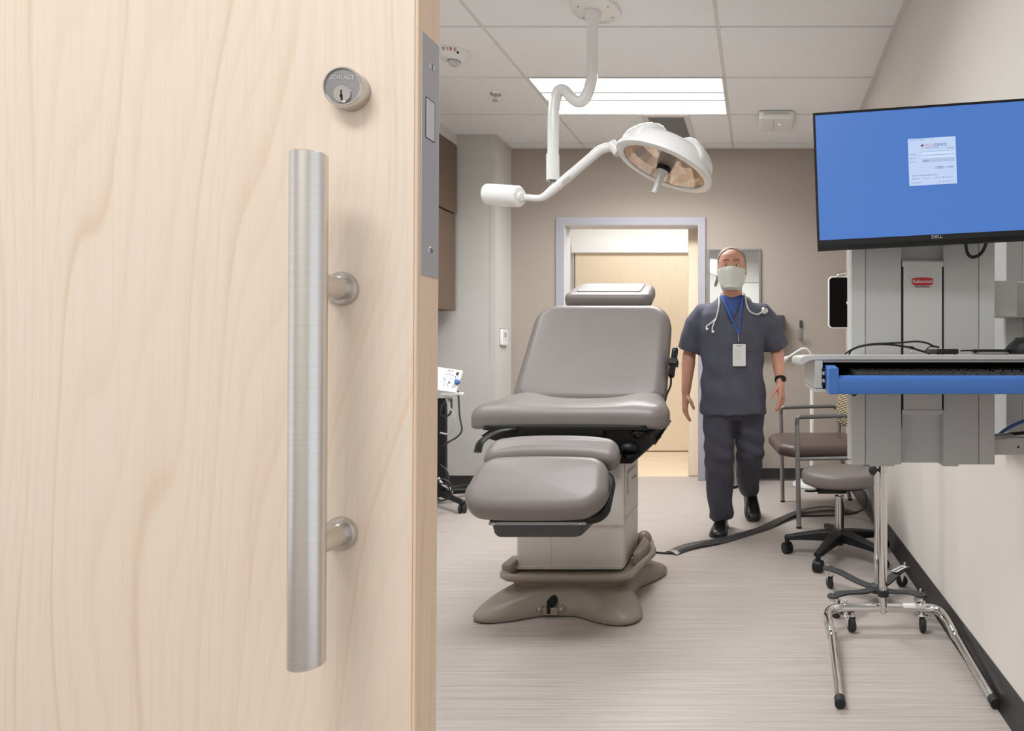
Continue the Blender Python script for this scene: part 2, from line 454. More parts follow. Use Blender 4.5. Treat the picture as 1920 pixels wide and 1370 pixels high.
YF0, YF1 = 0.72, 0.84         # front wall (between corridor and room)
YB = 5.29                     # back wall face
YJ, XJ = 4.97, -2.05          # the pier at the left of the back wall
YC = 6.88                     # far wall of the corridor beyond
# ---- floors
b = MB().box(-3.6, 1.6, -1.6, 5.453, -.06, 0); struct(b.build('floor', M['vinyl_floor'], smooth=0))
b = MB().box(-3.6, 1.6, 5.453, YC + .12, -.06, 0); struct(b.build('floor', M['wood_floor'], smooth=0))
# ---- walls
b = MB().box(XR, XR + .12, YF0, YB + .12, 0, ZC); struct(b.build('wall_right', M['wall_light'], smooth=0))
b = MB().box(XL - .12, XL, YF0, YJ + .4, 0, ZC); struct(b.build('wall_left', M['wall_grey'], smooth=0))
DX0, DX1, DZ = -1.61, -.503, 2.105          # opening in the back wall
b = MB().box(XJ, DX0, YB, YB + .13, 0, ZC).box(DX1, XR, YB, YB + .13, 0, ZC).box(DX0, DX1, YB, YB + .13, DZ, ZC)
struct(b.build('wall_back', M['wall_back'], smooth=0))
b = MB().box(XL, XJ, YJ, YB + .13, 0, ZC); struct(b.build('wall_pier', [M['wall_grey']], smooth=0))
OX0, OX1 = -.45, XR                         # doorway towards the photographer
b = MB().box(-3.6, OX0, YF0, YF1, 0, ZC).box(OX0, OX1, YF0, YF1, 2.13, ZC); struct(b.build('wall_front', M['wall_white'], smooth=0))
b = MB().box(-3.6, 1.6, YC, YC + .12, 0, ZC); struct(b.build('wall_corridor', M['wall_white'], smooth=0))
b = MB().box(-3.6, 1.6, -1.72, -1.6, 0, ZC); struct(b.build('wall_entry', M['wall_white'], smooth=0))
b = MB().box(-3.6, -3.5, YB + .13, YC, 0, ZC); struct(b.build('wall_corridor_left', M['wall_white'], smooth=0))
b = MB().box(1.5, 1.6, YB + .13, YC, 0, ZC); struct(b.build('wall_corridor_right', M['wall_white'], smooth=0))
# ---- ceiling: lay-in tiles with a reveal round each, grid bars above
TX = [-1.438 + 1.2225 * k for k in (-1, 0, 1, 2)]; TY = [3.327 + .609 * k for k in range(-5, 4)]
b = MB(); g = .010
VX0, VX1 = -.83, -.515                      # vent module
for i in range(len(TX) - 1):
    for j in range(len(TY)):
        x0, x1 = max(TX[i] + g, XL), min(TX[i + 1] - g, XR); y0 = max(TY[j] + g, YF1); y1 = min((TY[j + 1] if j + 1 < len(TY) else YB + .4) - g, YB + .05)
        if y1 - y0 < .02: continue
        if i == 1 and j == 6: continue                                   # the light fitting
        if i == 1 and j == 7:
            b.box(x0, VX0 - .012, y0, y1, ZC, ZC + .02); b.box(VX1 + .012, x1, y0, y1, ZC, ZC + .02); continue
        b.box(x0, x1, y0, y1, ZC, ZC + .02)
b.mat(1).box(-3.6, 1.6, -1.6, YF0, ZC, ZC + .05).box(-3.6, 1.6, YB + .12, YC + .12, ZC, ZC + .05)
struct(b.build('ceiling', [M['tile'], M['wall_white']], smooth=0))
b = MB().box(XL - .1, XR + .1, YF1 - .1, YB + .12, ZC + .009, ZC + .03)
g1 = MB().box(XL - .1, TX[1], YF1 - .1, YB + .1, ZC + .008, ZC + .012).box(TX[2], XR + .1, YF1 - .1, YB + .1, ZC + .008, ZC + .012)
g1.box(TX[1], TX[2], YF1 - .1, TY[6] + .004, ZC + .008, ZC + .012).box(TX[1], TX[2], TY[7] - .004, YB + .1, ZC + .008, ZC + .012)
g1.box(TX[1] - .0098, TX[1] + .0098, YF1, YB, ZC + .003, ZC + .0078).box(TX[2] - .0098, TX[2] + .0098, YF1, YB, ZC + .003, ZC + .0078)
# wall angle round the room
g1.box(XR - .022, XR, YF1, YB, ZC - .004, ZC + .001).box(XJ + .022, XR - .022, YB - .022, YB, ZC - .004, ZC + .001).box(XL, XJ, YJ - .022, YJ, ZC - .004, ZC + .001).box(XJ, XJ + .022, YJ - .022, YB, ZC - .004, ZC + .001)
struct(g1.build('trim_1', M['tbar'], smooth=0))
# ---- cove base
def cove(name, p0, p1, n):     # strip along a wall, n = unit normal into the room
    p0, p1, n = Vector(p0), Vector(p1), Vector(n)
    prof = [(0, .1), (.004, .1), (.005, .03), (.012, .006), (.018, 0), (0, 0)]
    rings = [[p + n * a + Vector((0, 0, z)) for a, z in prof] for p in (p0, p1)]
    struct(MB().loft(rings).build(name, M['cove'], smooth=30))
cove('baseboard_right', (XR, YF1, 0), (XR, YB, 0), (-1, 0, 0))
cove('baseboard_back', (XR, YB, 0), (-.44, YB, 0), (0, -1, 0))
cove('baseboard_back', (-1.675, YB, 0), (XJ, YB, 0), (0, -1, 0))
cove('baseboard_pier', (XL, YJ, 0), (XJ, YJ, 0), (0, -1, 0))
cove('baseboard_left', (XL, YF1, 0), (XL, YJ, 0), (1, 0, 0))
# ---- pier: wall protection sheets and the corner guard
b = MB().box(XL + .001, -2.086, YJ - .0045, YJ, .1, .964).box(XL + .001, -2.086, YJ - .003, YJ, .964, 2.735)
struct(b.build('trim_2', M['panel'], bevel=.001))
b = MB().prism([(-2.088, YJ - .0055), (XJ + .002, YJ - .0055), (XJ + .002, YJ + .038), (XJ, YJ + .038), (XJ, YJ - .001), (-2.088, YJ - .001)], .1, 2.55)
struct(b.build('trim_3', M['panel']))
# ---- frame of the far doorway (metal, proud of the wall on both sides)
b = MB()
fw = .066
for y0, y1 in ((YB - .022, YB), (YB + .13, YB + .15)):
    b.box(DX0 - fw, DX0 + .002, y0, y1, 0, DZ + fw - .004).box(DX1 - .002, DX1 + fw - .008, y0, y1, 0, DZ + fw - .004).box(DX0, DX1, y0, y1, DZ, DZ + fw - .004)
b.mat(1).box(DX0, DX0 + .004, YB - .02, YB + .15, 0, DZ).box(DX1 - .004, DX1, YB - .02, YB + .15, 0, DZ).box(DX0, DX1, YB - .02, YB + .15, DZ - .004, DZ)
struct(b.build('trim_4', [M['frame'], M['frame_in']], bevel=.003))
# ---- doors of the far corridor
d3 = struct(thing('door_2', 'pale maple sliding door across the far corridor under a white rail cover', 'door', (-1.2, YC - .03, 0)))
x_l = -1.967
MB().box(x_l, -.74, YC - .047, YC - .006, .012, 2.14).build('door_slab', M['maple_far'], d3, bevel=.002)
MB().box(x_l - .03, -.70, YC - .085, YC - .001, 2.118, 2.232).build('rail_cover', M['white_p'], d3, bevel=.003)
MB().box(x_l - .02, x_l - .012, YC - .05, YC - .002, 0.0, 2.11).box(-.72, -.70, YC - .05, YC - .002, 0, 2.11).build('jamb_strip', M['panel'], d3)
d2 = struct(thing('door_3', 'leading edge of a maple sliding door parked behind the far doorway', 'door', (-.1, 5.475, 0)))
MB().box(-.604, .60, 5.452, 5.496, .012, 2.2).build('door_slab', M['maple_far'], d2, bevel=.002)
MB().box(-.6065, -.604, 5.454, 5.494, .012, 2.2).build('edge_band', M['panel'], d2, bevel=.0008)
# ---- the near door: maple slab on a top track, hanging a touch out of plumb
YD = .65; ED = -.348
d1 = struct(thing('door_1', 'maple sliding door in the foreground with a long steel pull handle', 'door', (ED, YD, 1.04), (0, .0052, 0)))
def D(x, y, z): return Vector((x - ED, y - YD, z - 1.04))
def dbox(b, x0, x1, y0, y1, z0, z1): return b.box(x0 - ED, x1 - ED, y0 - YD, y1 - YD, z0 - 1.04, z1 - 1.04)
dbox(MB(), -1.62, ED - .0035, YD, YD + .0445, .02, 2.16).build('door_slab', M['maple'], d1, bevel=.0015, world=False)
dbox(MB(), ED - .0035, ED, YD, YD + .0445, .02, 2.16).build('edge_band', M['maple_edge'], d1, bevel=.003, seg=3, world=False)
dbox(MB(), -1.70, -.30, YD - .012, YD + .068, 2.14, 2.27).build('rail_cover', M['white_p'], d1, bevel=.003, world=False)
# pull handle
hx = -.4235; hy = YD - .049; hr = .0154
hb = MB(); R = hr
hb.lathe([(R - .0012, 0), (R, .0012), (R, .4788), (R - .0012, .480)], D(hx, hy, .748), (0, 0, 1), 48)
hb = hb.build('pull_bar', M['steel'], d1, world=False)
for hz in (1.106, .858):
    MB().cyl(D(hx, hy + .008, hz), D(hx, YD - .004, hz), .0118, n=32).build('post', M['steel'], hb, world=False)
    MB().lathe([(.0125, .0062), (.0155, .0055), (.0172, .002), (.0172, 0)], D(hx, YD, hz), (0, -1, 0), 36).build('rose', M['nickel'], hb, world=False)
# mortise cylinder above the handle
lx, lz = -.4155, 1.3055
lk = MB().lathe([(.0194, 0), (.0200, .001), (.0200, .0135), (.0190, .0150), (.0178, .0150), (.0176, .0138)], D(lx, YD, lz), (0, -1, 0), 56, cap=False).build('lock_ring', M['nickel'], d1, world=False)
MB().lathe([(.0176, .002), (.0176, .0138), (.0001, .0140)], D(lx, YD, lz), (0, -1, 0), 56).build('lock_face', M['steel_face'], lk, world=False)
MB().lathe([(.0086, .0130), (.0086, .0152), (.0080, .0158), (.0001, .0158)], D(lx, YD, lz - .0078), (0, -1, 0), 40).build('key_plug', M['nickel'], lk, world=False)
kb = MB(); ky = YD - .0161
for x0, x1, z0, z1 in ((-.0006, .0006, -.002, .0038), (-.0012, .0012, -.0034, -.0008), (-.0004, .0014, -.0064, -.003)):
    dbox(kb, lx + x0, lx + x1, ky, ky + .0015, lz - .0078 + z0, lz - .0078 + z1)
kb.build('keyway', M['dark'], lk, world=False)
MB().text('SCHLAGE', .0056, frame(D(lx, YD - .0141, lz + .0086), (1, 0, 0), (0, 0, 1)), .0002).build('lettering', M['steel_x'], lk, world=False, smooth=0)
# edge plate with the bolt
pb = dbox(MB(), ED - .001, ED + .0012, YD + .0055, YD + .041, 1.121, 1.372).build('lock_plate', M['steel_x'], d1, bevel=.0006, world=False)
dbox(MB(), ED + .0005, ED + .0016, YD + .013, YD + .0315, 1.2645, 1.3068).build('bolt_slot', M['dark'], pb, world=False)
dbox(MB(), ED + .0005, ED + .0024, YD + .0135, YD + .0295, 1.265, 1.3055).build('bolt', M['bolt'], pb, bevel=.0004, world=False)
for sz in (1.342, 1.1485):
    sb = MB().lathe([(.0046, 0), (.0040, .001), (.0016, .0016), (.0001, .0017)], D(ED + .0012, YD + .024, sz), (1, 0, 0), 20).build('screw', M['nickel'], pb, world=False)
    dbox(MB(), ED + .0026, ED + .0030, YD + .0235, YD + .0245, sz - .002, sz + .002).build('screw_slot', M['dark'], pb, world=False)
# ---------------------------------------------------------------- ceiling light (2 x 4 ft troffer)
lx0, lx1, ly0, ly1 = TX[1] + .006, TX[2] - .006, TY[6] + .001, TY[7] - .001
th = thing('ceiling_light', 'long bright recessed ceiling light above the surgical lamp', 'light', ((lx0 + lx1) / 2, (ly0 + ly1) / 2, ZC))
b = MB().box(lx0, lx1, ly0, ly0 + .012, ZC - .002, ZC + .07).box(lx0, lx1, ly1 - .012, ly1, ZC - .002, ZC + .07).box(lx0, lx0 + .012, ly0 + .012, ly1 - .012, ZC - .002, ZC + .07).box(lx1 - .012, lx1, ly0 + .012, ly1 - .012, ZC - .002, ZC + .07)
b.box(lx0, lx1, ly0, ly1, ZC + .07, ZC + .08)
b.build('housing', M['tbar'], th)
s1, s2 = 4.162, 4.288
for y0, y1 in ((ly0 + .012, s1), (s1 + .005, s2), (s2 + .005, ly1 - .012)):
    MB().box(lx0 + .012, lx1 - .012, y0, y1, ZC + .004, ZC + .012).build('diffuser', M['glow'], th)
for y in (s1, s2): MB().box(lx0 + .012, lx1 - .012, y, y + .005, ZC - .004, ZC + .014).build('divider', M['castiron'], th)
# ---------------------------------------------------------------- return-air vent
vy0, vy1 = TY[7] + .001, TY[8] - .001
th = thing('air_vent', 'grey mesh ceiling vent in a white frame behind the surgical lamp', 'vent', ((VX0 + VX1) / 2, (vy0 + vy1) / 2, ZC))
b = MB(); fr = .038; VX0 -= .011; VX1 += .011
b.box(VX0, VX1, vy0, vy0 + fr, ZC - .006, ZC + .006).box(VX0, VX1, vy1 - fr, vy1, ZC - .006, ZC + .006).box(VX0, VX0 + fr, vy0 + fr, vy1 - fr, ZC - .006, ZC + .006).box(VX1 - fr, VX1, vy0 + fr, vy1 - fr, ZC - .006, ZC + .006)
b.build('frame', M['tbar'], th)
b = MB()
nx, ny = 34, 70
b.box(VX0 + fr, VX1 - fr, vy0 + fr, vy1 - fr, ZC - .001, ZC + .004)
b.mat(1)
for k in range(nx): x = VX0 + fr + (VX1 - VX0 - 2 * fr) * (k + .5) / nx; b.box(x - .0012, x + .0012, vy0 + fr, vy1 - fr, ZC - .003, ZC - .0008)
for k in range(ny): y = vy0 + fr + (vy1 - vy0 - 2 * fr) * (k + .5) / ny; b.box(VX0 + fr, VX1 - fr, y - .0012, y + .0012, ZC - .003, ZC - .0008)
b.build('mesh_grille', [M['grille'], M['vent_bar']], th, smooth=0)
# ---------------------------------------------------------------- fire alarm
c = Vector((-1.722, 3.61, ZC))
th = thing('fire_alarm', 'round white ceiling fire alarm with red lettering and clear strobe', 'alarm', c)
MB().lathe([(.0001, 0), (.088, 0), (.088, -.006), (.084, -.010), (.080, -.022), (.072, -.036), (.058, -.046), (.045, -.049), (.0001, -.049)], c, (0, 0, 1), 48).build('body', M['white_p'], th)
MB().lathe([(.030, -.047), (.030, -.056), (.026, -.068), (.016, -.075), (.0001, -.077)], c, (0, 0, 1), 20).build('strobe_lens', M['pole_grey'], th)
MB().lathe([(.034, -.046), (.034, -.052), (.030, -.053), (.030, -.048)], c, (0, 0, 1), 32, cap=False).build('lens_ring', M['silver'], th)
# lettering lies on the sloping flank that faces the door
tb = MB()
for i, ch in enumerate('FIRE'):
    a = math.radians(-103 + i * 14)
    d = Vector((math.cos(a), math.sin(a), 0)); tng = Vector((-d.y, d.x, 0)); up = (d * .42 + Vector((0, 0, .9))).normalized()
    tb.text(ch, .024, frame(c + d * .0838 + Vector((0, 0, -.0185)), tng, up), .0012)
tb.build('lettering', M['red'], th, smooth=0)
a = math.radians(-50); MB().box(-.005, .005, -.002, .002, -.006, .006, Matrix.Translation(c + Vector((math.cos(a) * .078, math.sin(a) * .078, -.028))) @ Matrix.Rotation(a + PI / 2, 4, 'Z')).build('sounder_slot', M['black'], th)
# ---------------------------------------------------------------- sprinkler
c = Vector((-1.725, 4.185, ZC))
th = thing('fire_sprinkler', 'small chrome pendent sprinkler head on the ceiling', 'sprinkler', c)
MB().lathe([(.0001, 0), (.036, 0), (.034, -.005), (.020, -.008), (.012, -.009), (.0001, -.009)], c, n=32).build('escutcheon', M['chrome'], th)
b = MB()
for sx in (-1, 1): b.tube(fillet([c + Vector((sx * .010, 0, -.006)), c + Vector((sx * .015, 0, -.022)), c + Vector((sx * .004, 0, -.042))], .01, 4), .003, 8)
b.cyl(c + Vector((0, 0, -.008)), c + Vector((0, 0, -.04)), .003, n=8)
b.build('frame_arms', M['chrome'], th)
MB().lathe([(.0001, -.042), (.017, -.042), (.019, -.045), (.017, -.047), (.0001, -.047)], c, n=20).build('deflector', M['chrome'], th)
# ---------------------------------------------------------------- ceiling access point (white box)
x0, x1, y0, y1 = -.005, .245, 4.46, 4.74
th = thing('access_point', 'white plastic box with an indicator light on the ceiling left of the monitor', 'ceiling box', ((x0 + x1) / 2, (y0 + y1) / 2, ZC))
MB().cushion(rrect(x1 - x0, y1 - y0, .03, 6, (x0 + x1) / 2, (y0 + y1) / 2), -ZC + .006, -ZC + .058, .018, M=Matrix.Scale(-1, 4, (0, 0, 1)), rb=.004).build('housing', M['white_p'], th)
MB().box(x0 + .03, x1 - .03, y0 + .02, y1 - .03, ZC - .008, ZC).build('mount_plate', M['black'], th)
b = MB()
for k in range(22): b.box(x0 + .04 + k * .0078, x0 + .0432 + k * .0078, y0 - .0008, y0 + .004, ZC - .030, ZC - .012)
b.build('cooling_slots', M['silver'], th, smooth=0)
MB().box(.098, .101, y0 + .05, y1 - .03, ZC - .0588, ZC - .056).build('seam', M['silver'], th)
MB().ball((.142, 4.58, ZC - .058), .004, n=10).build('indicator', M['led'], th)
# ---------------------------------------------------------------- wall cabinets on the left wall
for nm, z0, z1, y1, dx, lab in (('upper', 2.118, 2.652, 4.935, .006, 'upper brown woodgrain wall cabinet, just below the ceiling at left'), ('lower', 1.372, 2.112, 4.925, .0, 'lower brown woodgrain wall cabinet with steel hinges, beneath another cabinet')):
    xf = -2.338 + dx
    th = thing('wall_cabinet', lab, 'cabinet', (XL, 4.3, z0), group='woodgrain wall cabinets')
    MB().box(XL + .002, xf - .022, 3.72, y1 - .004, z0, z1).build('carcass', M['walnut'], th, bevel=.001)
    for a0, a1 in ((3.72, 4.318), (4.322, y1)):
        dr = MB().box(xf - .020, xf, a0, a1, z0 + .002, z1 - .002).build('door', M['walnut'], th, bevel=.0012)
        if nm == 'lower' and a1 > 4.5:
            for hz in (z1 - .135, z0 + .145):
                MB().box(xf - .017, xf + .0015, a1 - .001, a1 + .012, hz - .03, hz + .03).box(xf - .012, xf - .004, a1, a1 + .022, hz - .032, hz + .032).build('hinge', M['chrome'], dr, bevel=.001)
b = MB().box(XL, -2.345, .9, YJ, 2.654, ZC); struct(b.build('trim_5', M['wall_light']))
# ---------------------------------------------------------------- thermostat on the pier's side face
c = Vector((XJ - .002, 5.115, 1.174))
th = thing('thermostat', 'small white thermostat with a grey display on the white pier', 'thermostat', c)
Mx = Matrix(((0, 0, 1, c.x), (1, 0, 0, c.y), (0, 1, 0, c.z), (0, 0, 0, 1)))
MB().cushion(rrect(.118, .128, .012, 5), .0, .024, .006, M=Mx, rb=.001).build('case', M['white_p'], th)
MB().box(.0232, .0248, -.026, .026, .0, .042, Matrix.Translation(c)).build('display', M['grille'], th)
MB().box(.0232, .0252, -.008, .008, -.03, -.018, Matrix.Translation(c)).build('button', M['pole_grey'], th, bevel=.001)
MB().box(-.0, .004, -.064, .064, -.07, .07, Matrix.Translation(c)).build('back_plate', M['silver'], th)
# ---------------------------------------------------------------- wall mirror
x0, x1, z0, z1 = -.428, .013, 1.26, 1.91
th = thing('wall_mirror', 'framed rectangular mirror on the taupe wall behind the person', 'mirror', ((x0 + x1) / 2, YB, z0))
b = MB(); w = .018
for a in ((x0, x1, z1 - w, z1), (x0, x1, z0, z0 + w), (x0, x0 + w, z0 + w, z1 - w), (x1 - w, x1, z0 + w, z1 - w)): b.box(a[0], a[1], YB - .022, YB, a[2], a[3])
b.build('frame', M['silver'], th, bevel=.003)
MB().box(x0 + w, x1 - w, YB - .012, YB - .006, z0 + w, z1 - w).build('mirror_glass', M['mirror'], th)
# ---------------------------------------------------------------- glove box holder and hook on the back wall
th = thing('towel_dispenser', 'dark grey towel dispenser on the wall beside the person\'s arm', 'dispenser', (.06, YB, 1.13))
MB().cushion(rrect(.29, .228, .012, 5), 0, .11, .012, M=Matrix(((1, 0, 0, .06), (0, 0, -1, YB), (0, 1, 0, 1.244), (0, 0, 0, 1))), rb=.002).build('case', M['castiron'], th)
MB().box(-.05, .17, YB - .075, YB - .03, 1.122, 1.132).build('paper_slot', M['black'], th)
MB().box(.148, .158, YB - .112, YB - .108, 1.25, 1.254).build('lock', M['chrome'], th)
c = Vector((.342, YB, 1.215))
th = thing('wall_hook', 'small metal clip hook on the taupe wall above the white lamp', 'hook', c)
MB().box(c.x - .012, c.x + .012, YB - .006, YB, 1.155, 1.325).build('plate', M['silver'], th, bevel=.002)
b = MB()
for sx in (-.02, .02): b.tube(fillet([c + Vector((sx * .4, -.005, -.04)), c + Vector((sx, -.045, -.05)), c + Vector((sx, -.05, .025))], .02, 5), .0055, 10)
b.build('prong', M['chrome'], th)
MB().cushion(rrect(.022, .06, .008, 4), 0, .012, .004, M=Matrix(((1, 0, 0, c.x), (0, 0, -1, YB - .006), (0, 1, 0, 1.29), (0, 0, 0, 1)))).build('thumb_lever', M['castiron'], th)
# ---------------------------------------------------------------- dark wall screen near the right-hand corner
x0, x1, z0, z1, yy = .522, .690, 1.236, 1.632, 4.86
th = thing('wall_screen', 'dark upright screen in a white rounded surround, half hidden behind the grey workstation', 'screen', (x1, yy, z0))
MM = Matrix(((1, 0, 0, (x0 + x1) / 2), (0, 0, -1, yy), (0, 1, 0, (z0 + z1) / 2), (0, 0, 0, 1)))
MB().cushion(rrect(x1 - x0, z1 - z0, .03, 8), -.03, .0, .006, M=MM, rb=.006).build('surround', M['white_p'], th)
MB().cushion(rrect(x1 - x0 - .018, z1 - z0 - .018, .026, 8), -.001, .002, .001, M=MM).build('display', M['screen_off'], th)
MB().cyl((.66, yy + .015, 1.43), (XR, yy + .015, 1.43), .02).build('wall_arm', M['white_p'], th)
b = MB().tube(fillet([(.588, yy, 1.628), (.60, yy - .005, 1.647), (.68, yy, 1.66)], .03, 5), .009, 10); b.build('top_handle', M['chrome'], th)
# ---------------------------------------------------------------- waste bin behind the person
th = thing('waste_bin', 'tall stainless waste bin by the door frame, behind the person\'s legs', 'bin', (-.285, 5.11, 0))
def half(z, k=1.0): return [Vector((-.285 + .129 * k * math.copysign(abs(math.cos(a)) ** .55, math.cos(a)), 5.11 + .165 * k * math.copysign(abs(math.sin(a)) ** .55, math.sin(a)), z)) for a in [2 * PI * i / 48 for i in range(48)]]
MB().loft([half(.018), half(.60)]).build('body', M['bin'], th)
MB().loft([half(0, 1.012), half(.02, 1.012)]).build('bottom_rim', M['black'], th)
MB().loft([half(.60, 1.01), half(.63, 1.0), half(.65, .9)]).build('lid', M['bin'], th)
b = MB()
for sx in (-.118, -.09, .10, .122): b.cyl((-.285 + sx, 5.11 - .168 * (1 - (abs(sx) / .129) ** 5) ** .3 + .012, .02), (-.285 + sx, 5.11 - .168 * (1 - (abs(sx) / .129) ** 5) ** .3 + .012, .60), .006, n=8)
b.build('edge_rib', M['nickel'], th)
# ---------------------------------------------------------------- white gooseneck lamp
c = Vector((.415, 5.07, 0))
th = thing('gooseneck_lamp', 'white gooseneck floor lamp beside the side chair', 'lamp', c)
MB().lathe([(.0001, 0), (.150, 0), (.158, .012), (.150, .03), (.10, .048), (.03, .056), (.0001, .056)], c, n=40).build('base', M['white'], th)
MB().cyl(c + Vector((0, 0, .05)), c + Vector((0, 0, .88)), .0165).build('pole', M['white'], th)
MB().lathe([(.0175, .86), (.0205, .87), (.0205, .90), (.018, .915), (.011, .935), (.011, .975)], c).build('collar', M['white'], th)
gp = spline([c + Vector((0, 0, .95)), c + Vector((-.002, 0, 1.02)), c + Vector((-.03, -.01, 1.072)), c + Vector((-.075, -.02, 1.085)), c + Vector((-.13, -.03, 1.055)), c + Vector((-.19, -.05, 1.018))], 8)
MB().tube(gp, .0085, 12).build('gooseneck', M['white'], th)
ax = Vector((-.8, -.2, -.45))
MB().lathe([(.010, 0), (.014, .004), (.02, .03), (.04, .07), (.043, .085), (.038, .085), (.0001, .06)], gp[-1], ax, 28).build('lamp_shade', M['white'], th)
# ---------------------------------------------------------------- surgical lamp hanging from the ceiling
DL = 3.15
pc = Vector((-.806, 3.15, ZC))
th = thing('surgical_light', 'white ceiling-hung surgical lamp with a dished round head and bent arm', 'lamp', pc)
pl = MB().lathe([(.0001, .0), (.118, .0), (.121, -.004), (.119, -.014), (.112, -.018), (.05, -.019), (.0001, -.019)], pc, n=56).build('ceiling_plate', M['white'], th)
for a in (35, 145, 215, 325):
    p = pc + Vector((math.cos(math.radians(a)) * .088, math.sin(math.radians(a)) * .088, -.018))
    MB().lathe([(.0001, -.003), (.005, -.002), (.006, .001)], p, n=14).build('screw', M['silver'], pl)
pole = [at(1111, 14, DL), at(1111, 70, DL), at(1110.5, 118, DL), at(1109, 150, DL), at(1101, 178, DL)]
path = [at(1111, 14, DL), at(1110.5, 128, DL), at(1107, 158, DL), at(1098, 182, DL), at(1087, 191, DL), at(1077, 188, DL), at(1068, 179, DL), at(1059, 170, DL), at(1051, 169, DL), at(1044, 177, DL), at(1039.5, 196, DL), at(1037.5, 222, DL), at(1037, 292, DL)]
MB().tube(spline(path, 6), .0275, 24).build('drop_tube', M['white'], th)
MB().lathe([(.032, 0), (.042, -.02), (.042, -.03), (.034, -.06), (.029, -.062)], at(1111, 16, DL), n=32).build('plate_boss', M['white'], th)
MB().lathe([(.0285, .002), (.0315, .0), (.0315, -.124), (.030, -.128), (.024, -.128), (.024, -.11)], at(1036.5, 290, DL), n=32).build('collar', M['white'], th)
MB().cyl(at(1037, 336, DL), at(1037, 352, DL), .014).build('pivot', M['silver'], th)
arm = [at(974, 369, DL), at(1006, 371.5, DL), at(1019, 369, DL), at(1031, 360, DL), at(1043, 350, DL), at(1081, 318, DL), at(1112, 291.5, DL), at(1124, 282, DL), at(1136, 277, DL), at(1150, 275, DL)]
sp = spline(arm, 6); n = len(sp)
MB().tube(sp, [.0165 + .0055 * min(1, max(0, (i / n - .18) / .2)) for i in range(n)], 24).build('balance_arm', M['white'], th)
ad = (at(1095, 306, DL) - at(1055, 340, DL)).normalized()
MB().text('ritter', .026, frame(at(1061, 336, DL - .0225), ad, (0, 0, 1)), .0006, sx=.9).build('lettering', M['grille'], th, smooth=0)
w0, w1 = at(914, 364, DL + .03), at(976, 368.5, DL - .03)
wa = (w1 - w0); L = wa.length
MB().lathe([(.0001, 0), (.046, 0), (.0515, .005), (.0525, .012), (.0525, L - .03), (.0510, L - .012), (.044, L - .003), (.024, L), (.020, L + .008), (.0001, L + .008)], w0, wa, 48).build('counterweight', M['white'], th)
# head
hc = at(1245, 315, DL)
nx = Vector((-.32, -.135, -.935)).normalized()         # the way the lamp shines
yk = at(1150, 275, DL)
xd = (yk - hc); xd = (xd - nx * xd.dot(nx)).normalized(); yd = nx.cross(xd)
HM = Matrix(((xd.x, yd.x, nx.x, hc.x), (xd.y, yd.y, nx.y, hc.y), (xd.z, yd.z, nx.z, hc.z), (0, 0, 0, 1)))
R = .246
MB().lathe([(R - .042, -.004), (R - .036, .004), (R - .012, .006), (R, .0), (R + .001, -.014), (R - .006, -.026), (R - .03, -.03)], hc, nx, 72, cap=False).build('rim', M['white'], th)
MB().lathe([(R - .008, -.024), (R - .016, -.045), (R - .032, -.078), (R - .058, -.105), (R - .10, -.122), (R - .15, -.130), (.0001, -.132)], hc, nx, 64, cap=False).build('housing', M['white'], th)
# three raised pads over the housing
def pad(a, r0, r1, wd, z):
    d = Vector((math.cos(a), math.sin(a), 0)); s = Vector((-d.y, d.x, 0))
    rings = []
    prof = [(r0, z - .02, .5), (r0 + .01, z + .012, .7), (r0 + (r1 - r0) * .35, z + .03, 1), (r0 + (r1 - r0) * .7, z + .012, 1.05), (r1 - .004, z - .04, .95), (r1, z - .075, .8)]
    for r, zz, k in prof:
        w = wd * k
        rings.append([HM @ (d * r + s * (w * sx) + Vector((0, 0, -zz + dz))) for sx, dz in ((-1, .045), (-.97, .02), (-.88, .008), (-.7, .0), (0, -.006), (.7, .0), (.88, .008), (.97, .02), (1, .045))])
    return rings
for a in (80, 200, 320):
    MB().loft(pad(math.radians(a), .05, R - .02, .085, .130), closed=False).build('cooling_lobe', M['white'], th, smooth=50, sub=1)
# yoke block where the arm meets the rim, and a short stay
yb = hc + xd * (R - .004)
MB().tube([yk - (yb - yk).normalized() * .02, yb - xd * .01], [.026, .030], 20).build('yoke', M['white'], th)
MB().tube([HM @ Vector((R - .03, -.01, -.02)), HM @ Vector((R - .08, -.06, -.06)), HM @ Vector((R - .11, -.05, -.12))], .008, 10).build('stay', M['white'], th)
MB().lathe([(R - .040, -.006), (R - .058, -.045), (R - .10, -.085), (R - .15, -.105), (.0001, -.112)], hc, nx, 24, cap=False).build('reflector', M['reflector'], th, smooth=10)
MB().lathe([(R - .042, -.002), (R - .0395, -.003), (R - .042, -.006)], hc, nx, 64, cap=False).build('gasket', M['castiron'], th)
MB().lathe([(R - .040, -.0035), (.05, -.0012), (.0001, -.001), (.0001, -.004), (R - .040, -.007)], hc, nx, 64, cap=False).build('lens', M['glass'], th)
MB().lathe([(.0001, -.10), (.038, -.10), (.044, -.05), (.040, -.006), (.0001, -.006)], hc, nx, 28).build('bulb_holder', M['silver'], th)
MB().lathe([(.034, -.003), (.036, .002), (.036, .014), (.032, .017), (.0001, .017)], hc, nx, 36).build('handle_ring', M['black'], th)
MB().lathe([(.030, .015), (.028, .022), (.021, .032), (.0185, .045), (.0165, .125), (.018, .133), (.0165, .139), (.0001, .141)], hc, nx, 36).build('handle', M['pole_grey'], th)
# ---------------------------------------------------------------- powered procedure chair
CXC = -.80
R0 = Vector((CXC, 2.80, 0))
th = thing('procedure_chair', 'taupe padded powered procedure chair on a wide moulded base', 'chair', R0)
